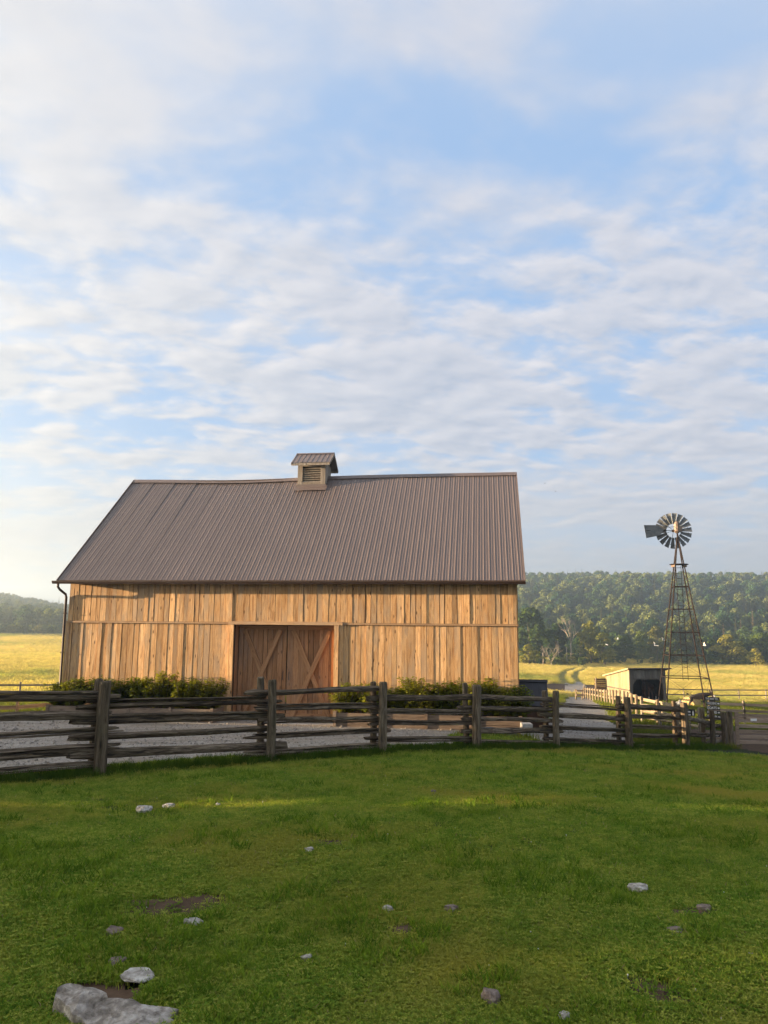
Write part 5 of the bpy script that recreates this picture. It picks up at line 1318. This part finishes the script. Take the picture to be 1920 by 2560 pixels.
for (px_, py_, Y, sp, rz, ro, fl, m_, lb) in ((1517, 1612, 75, .62, 0.3, .3, .1, M_white, 'white bird flying lowest left before the wood'), (1545, 1598, 75, .66, 2.8, -.4, .5, M_white, 'white bird flying left of the windmill, near the yellow tree'), (1637, 1614, 72, .8, 0.8, .7, .9, M_white, 'white bird with raised wings just left of the windmill tower'), (1657, 1600, 72, .62, 1.2, .8, .7, M_white, 'white bird flying close to the left leg of the windmill'), (1762, 1614, 70, .9, 2.6, .4, .8, M_white, 'white bird with spread wings right of the windmill tower'),
                                   (1362, 1209, 55, .26, 0.2, .1, .3, M_blackhair, 'upper of two dark birds in the sky right of the roof'), (1389, 1229, 55, .26, 2.9, -.2, .5, M_blackhair, 'lower of two dark birds in the sky right of the roof')):
    bird(at(px_, py_, Y), sp * 0.78, rz, ro, fl, m_, lb)

# ------------------------------------------------------------------ trees at the foot of the wooded hill
KIND = {}
for nm, mt_, lowk in (('dark', M_dark, .12), ('mid', M_mid, .15), ('yellow', M_yel, .1), ('olive', M_oliv, .15)):
    KIND[nm] = []
    for s in range(3):
        cm, cs = crown('crown', hash(nm) % 50 * 0 + {'dark': 1, 'mid': 2, 'yellow': 3, 'olive': 4}[nm] * 10 + s, 10.0, 8.0, 34, 2600, 0.62, mt_, lowk)
        KIND[nm].append((cm, trunk_mesh('trunk', 10.0, 0.2, cs, M_bark, s)))
def place_tree(px_, ytop, ybase, wpx, kind, Y, label, var=0, group='trees along the foot of the hill'):
    p = at(px_, ybase, Y); zb = g1(p[0], p[1]); h = at(px_, ytop, Y)[2] - zb; wd = wpx / F * Y * 1.08
    t_ = thing('tree', label, 'tree', (p[0], p[1], zb), random.uniform(0, 6.28), group); t_.scale = (wd / 8.0, wd / 8.0, h / 9.9)
    cm, tm = KIND[kind][var % 3]; obj('crown', cm, t_); obj('trunk', tm, t_)
TREES = [(1325, 1522, 1655, 130, 'dark', 205, 'big dark tree just right of the barn roof'), (1392, 1556, 1655, 80, 'dark', 215, 'dark tree left of the tall dead tree'), (1322, 1612, 1662, 62, 'yellow', 190, 'small yellow green tree at the barn corner'),
         (1452, 1590, 1652, 60, 'dark', 225, 'dark low tree right behind the tall dead tree'), (1478, 1553, 1650, 62, 'yellow', 215, 'tall yellow green tree right of the dead tree'), (1512, 1583, 1650, 72, 'yellow', 210, 'broad yellow tree, lower one beside the tall yellow green tree'),
         (1562, 1588, 1650, 78, 'dark', 220, 'dark green tree behind the white birds'), (1605, 1578, 1650, 56, 'mid', 222, 'green tree left of the windmill tower'), (1642, 1566, 1650, 62, 'olive', 225, 'olive tree behind the left windmill leg'), (1690, 1560, 1650, 60, 'mid', 228, 'green tree seen through the windmill tower'),
         (1735, 1550, 1650, 62, 'olive', 228, 'tall olive tree right of the windmill tower'), (1775, 1590, 1650, 62, 'dark', 215, 'dark low tree right of the tall olive tree'), (1822, 1588, 1650, 82, 'yellow', 212, 'bright yellow green broad tree on the right'), (1862, 1606, 1650, 64, 'dark', 218, 'dark bush-like tree between two brighter trees at the right'),
         (1908, 1584, 1652, 92, 'mid', 215, 'large green tree at the right edge'), (1890, 1622, 1652, 44, 'yellow', 200, 'small yellow green tree in front of the large tree at the right edge'), (1965, 1575, 1652, 80, 'olive', 220, 'olive tree just beyond the right edge')]
for k, a in enumerate(TREES): place_tree(*a, var=k)
LT = [(12, 1552, 1588, 44, 'mid', 290, 'hazy tree at the far left edge of the left field'), (58, 1549, 1588, 50, 'olive', 292, 'second hazy tree from the left edge'), (92, 1546, 1588, 44, 'mid', 294, 'rounded hazy tree in the middle of the far left tree line'), (128, 1550, 1586, 40, 'olive', 292, 'hazy tree left of the barn, third from the barn corner'), (158, 1544, 1584, 44, 'yellow', 288, 'pale hazy tree next to the barn corner'), (148, 1575, 1587, 22, 'dark', 265, 'small dark bush on the edge of the left field'), (190, 1545, 1584, 44, 'mid', 290, 'hazy tree half hidden behind the barn corner')]
for k, a in enumerate(LT): place_tree(*a, var=k + 1, group='hazy trees beyond the left field')

def bare_tree(name, px_, ytop, ybase, Y, label, fork=0.5, spread=0.25, nb=14, cat='dead tree', seed=1):
    p = at(px_, ybase, Y); zb = g1(p[0], p[1]); h = at(px_, ytop, Y)[2] - zb; rg = random.Random(seed)
    t_ = thing(name, label, cat, (p[0], p[1], zb)); mb = MB(); r0 = max(0.12, h * 0.016)
    mb.tube([(0, 0, -.3), (0.05, 0, h * fork * .5), (0.0, 0, h * fork)], [r0 * 1.2, r0, r0 * .85], 7); mb.build('trunk', M_deadwood, t_, smooth=True)
    mb = MB()
    def grow(s, dr, L, r_b, lev):
        e = s + dr * L; mid_ = (s + e) / 2 + Vector((rg.uniform(-.05, .05), rg.uniform(-.05, .05), .02)) * L
        mb.tube([s, mid_, e], [r_b, r_b * .75, r_b * .4], 5)
        if lev < 3:
            for q in range(3 if lev else nb // 4 + 1):
                nd = (dr + Vector((rg.uniform(-1, 1), rg.uniform(-1, 1), rg.uniform(-.1, .5))) * (0.55 if lev else spread * 2)).normalized(); grow(s.lerp(e, rg.uniform(.45, 1)), nd, L * rg.uniform(.5, .75), r_b * .5, lev + 1)
    if nb:
        for q in range(4):
            a = q * 1.57 + rg.uniform(-.4, .4); grow(Vector((0, 0, h * fork * rg.uniform(.85, 1))), Vector((math.cos(a) * spread * 1.4, math.sin(a) * spread * 1.4, 1)).normalized(), h * (1 - fork) * .62, r0 * .6, 0)
        mb.build('branches', M_deadwood, t_, smooth=True)
bare_tree('dead_tree', 1428, 1545, 1655, 208, 'tall pale leafless dead tree with forked crown', 0.5, 0.3, 14, seed=4)
bare_tree('dead_tree', 1378, 1612, 1658, 196, 'low pale leafless bush right of the barn', 0.15, 0.5, 14, 'dead bush', seed=9)
bare_tree('dead_snag', 1417, 1617, 1655, 205, 'bare dead trunk just left of the tall dead tree', 1.0, 0.2, 0, 'snag', seed=2)
bare_tree('dead_snag', 1358, 1631, 1660, 195, 'short pale broken trunk nearest the barn corner', 1.0, 0.2, 0, 'snag', seed=3)
bare_tree('dead_snag', 1396, 1602, 1655, 208, 'thin grey dead trunk above the leafless bush', 1.0, 0.2, 0, 'snag', seed=5)

SPR = [spruce_mesh('crown', 300 + i, 10.0, 3.6, M_spruce) for i in range(3)]; SPRB = spruce_mesh('crown', 310, 10.0, 3.0, M_brownspruce)
mb = MB(); mb.tube([(0, 0, -.4), (0, 0, 9.8)], [0.16, 0.02], 6); spr_tr = mb.mesh('trunk', M_bark, True)
SPL = [(1458, 1526, 1590, 300, 0, 'pointed spruce behind the tall dead tree'), (1411, 1525, 1580, 305, 0, 'pointed spruce left of and behind the tall dead tree'), (1505, 1514, 1590, 310, 0, 'spruce above the tall yellow green tree'), (1533, 1512, 1585, 315, 0, 'slender spruce above the yellow trees'), (1556, 1545, 1600, 290, 0, 'short spruce above the dark green tree'),
       (1582, 1508, 1580, 330, 0, 'spruce left of the windmill tower at mid slope'), (1787, 1562, 1612, 262, 1, 'browned dying spruce right of the tall olive tree'), (1806, 1570, 1612, 262, 0, 'short spruce between two taller spruces on the right'), (1811, 1557, 1610, 270, 1, 'slim browned spruce on the right'), (1842, 1538, 1612, 275, 0, 'tall spruce left of the highest spruce on the right'),
       (1869, 1496, 1580, 330, 0, 'highest spruce standing out on the right slope'), (1886, 1520, 1610, 290, 1, 'large browned spruce near the right edge'), (1855, 1548, 1612, 280, 1, 'browned spruce below the highest spruce'), (1905, 1560, 1612, 275, 0, 'spruce above the large tree at the right edge'), (1648, 1540, 1600, 290, 0, 'spruce seen behind the left windmill leg'), (147, 1490, 1507, 760, 0, 'lone small conifer on the skyline left of the barn')]
for k, (px_, yt, yb, Y, br, lb) in enumerate(SPL):
    p = at(px_, yb, Y); zb = g1(p[0], p[1]); h = at(px_, yt, Y)[2] - zb
    if h < 3: h = 3.0
    t_ = thing('spruce', lb, 'conifer', (p[0], p[1], zb), k * 1.1, 'spruces on the wooded slope'); s = h / 10.0; t_.scale = (max(s, .5) * 0.95, max(s, .5) * 0.95, s)
    obj('crown', SPRB if br else SPR[k % 3], t_); obj('trunk', spr_tr, t_)

# undergrowth at the field edge: leafy scrub nobody could count
sg = np.random.default_rng(55)
scrub_m = [crown('scrub_%d' % i, 70 + i, 2.4, 3.4, 10, 260, 0.42, (M_mid, M_olive if False else M_oliv, M_dark)[i], 0.1)[0] for i in range(3)]
th = np.r_[sg.uniform(0.15, 0.56, 330), sg.uniform(-0.56, -0.36, 150)]; rr = np.where(th > 0, sg.uniform(226, 262, len(th)), sg.uniform(278, 290, len(th)))
rr = np.where((th > 0) & (th < .26), rr - 24, rr)
x, y = rr * np.sin(th), rr * np.cos(th)
tag(scatter('hedge_scrub', np.c_[x, y, gz(x, y) - 0.1], sg.uniform(0, 6.28, len(x)), sg.uniform(0.5, 1.3, len(x)), sg.integers(0, 3, len(x)), scrub_m), 'tangled scrub where the meadows meet the wood', 'scrub', kind='stuff')

# the wooded hillside itself: one mass of crowns
fm = [crown('hill_%d' % i, 400 + i, 10.5, 9.6, 24, 1150, 0.85, M_forest, 0.2, 0.75)[0] for i in range(5)] + [spruce_mesh('hill_sp_%d' % i, 420 + i, 13.0, 4.6, M_spruce) for i in range(2)]
n = 17000; th = sg.uniform(-0.62, 0.62, n); r0 = sg.random(n)
lo = np.where(th < 0, 292, 246); rr = np.sqrt(lo ** 2 + r0 * (860 ** 2 - lo ** 2))
Rc = 705 - 95 * np.tanh((th + 0.05) / 0.16)
k = (rr < Rc + 25) & ~((th > -0.30) & (th < 0.10) & (sg.random(n) > 0.25))
th, rr = th[k], rr[k]; x, y = rr * np.sin(th), rr * np.cos(th)
sc_ = (0.42 + 0.75 * sg.random(len(x)) ** 1.8) * np.interp(rr, [260, 320, 480, 620], [0.75, 1.0, 0.95, 0.7]) * np.where(th < 0, 0.8, 1.0)
idx = np.where(sg.random(len(x)) < np.where((vn(x, y, 0.013, 2.0) > 0.25), 0.5, 0.07), sg.integers(5, 7, len(x)), sg.integers(0, 5, len(x)))
tag(scatter('hillside_wood', np.c_[x, y, gz(x, y) - 0.6], sg.uniform(0, 6.28, len(x)), sc_, idx, fm), 'dense mixed wood covering the hills behind the meadows', 'wood', kind='stuff')
print('wood', len(x))

# ------------------------------------------------------------------ trees and bushes added out of view on the left to shade the lawn
sgl = random.Random(8)
HX = -46.0
yy_ = -26.0
while yy_ < 21.0:
    h = sgl.uniform(6.5, 9.0); x_ = HX + sgl.uniform(-2, 2); t_ = thing('tree', 'unseen tree added beyond the left edge to shade the lawn', 'tree', (x_, yy_, g1(x_, yy_) - 0.3), sgl.uniform(0, 6), 'unseen trees added to shade the lawn'); t_.scale = (0.85, 0.85, h / 9.9)
    cm, tm = KIND['mid'][sgl.randrange(3)]; obj('crown', cm, t_); obj('trunk', tm, t_); yy_ += sgl.uniform(2.2, 3.2)
yy_ = -26.0
while yy_ < 29.5:
    x_ = HX + 5 + sgl.uniform(-.6, .6); top_z = (3.6 if yy_ < 21.5 else 2.55) + sgl.uniform(-.15, .15); zb = g1(x_, yy_); h = max(1.5, top_z - zb)
    t_ = thing('shade_bush', 'unseen bush added beyond the left edge to shade the lawn', 'hedge', (x_, yy_, zb - 0.2), sgl.uniform(0, 6), 'unseen bushes added to shade the lawn'); t_.scale = (0.34, 0.34, h / 9.6)
    cm, tm = KIND['dark'][sgl.randrange(3)]; obj('crown', cm, t_); obj('trunk', tm, t_); yy_ += sgl.uniform(0.9, 1.3)

# ------------------------------------------------------------------ air
hb = MB().box((-1300, -1300, -16), (1300, 1300, 62))
mh = bpy.data.materials.new('haze'); mh.use_nodes = True; t = NT(mh.node_tree)
pv = t.n('ShaderNodeVolumePrincipled'); pv.inputs['Color'].default_value = (0.66, 0.84, 1.0, 1); pv.inputs['Density'].default_value = 0.0009; pv.inputs['Anisotropy'].default_value = 0.65
om = t.n('ShaderNodeOutputMaterial'); t.t.links.new(pv.outputs[0], om.inputs['Volume'])
tag(hb.build('haze', mh), 'thin morning haze in the valley air', kind='stuff')
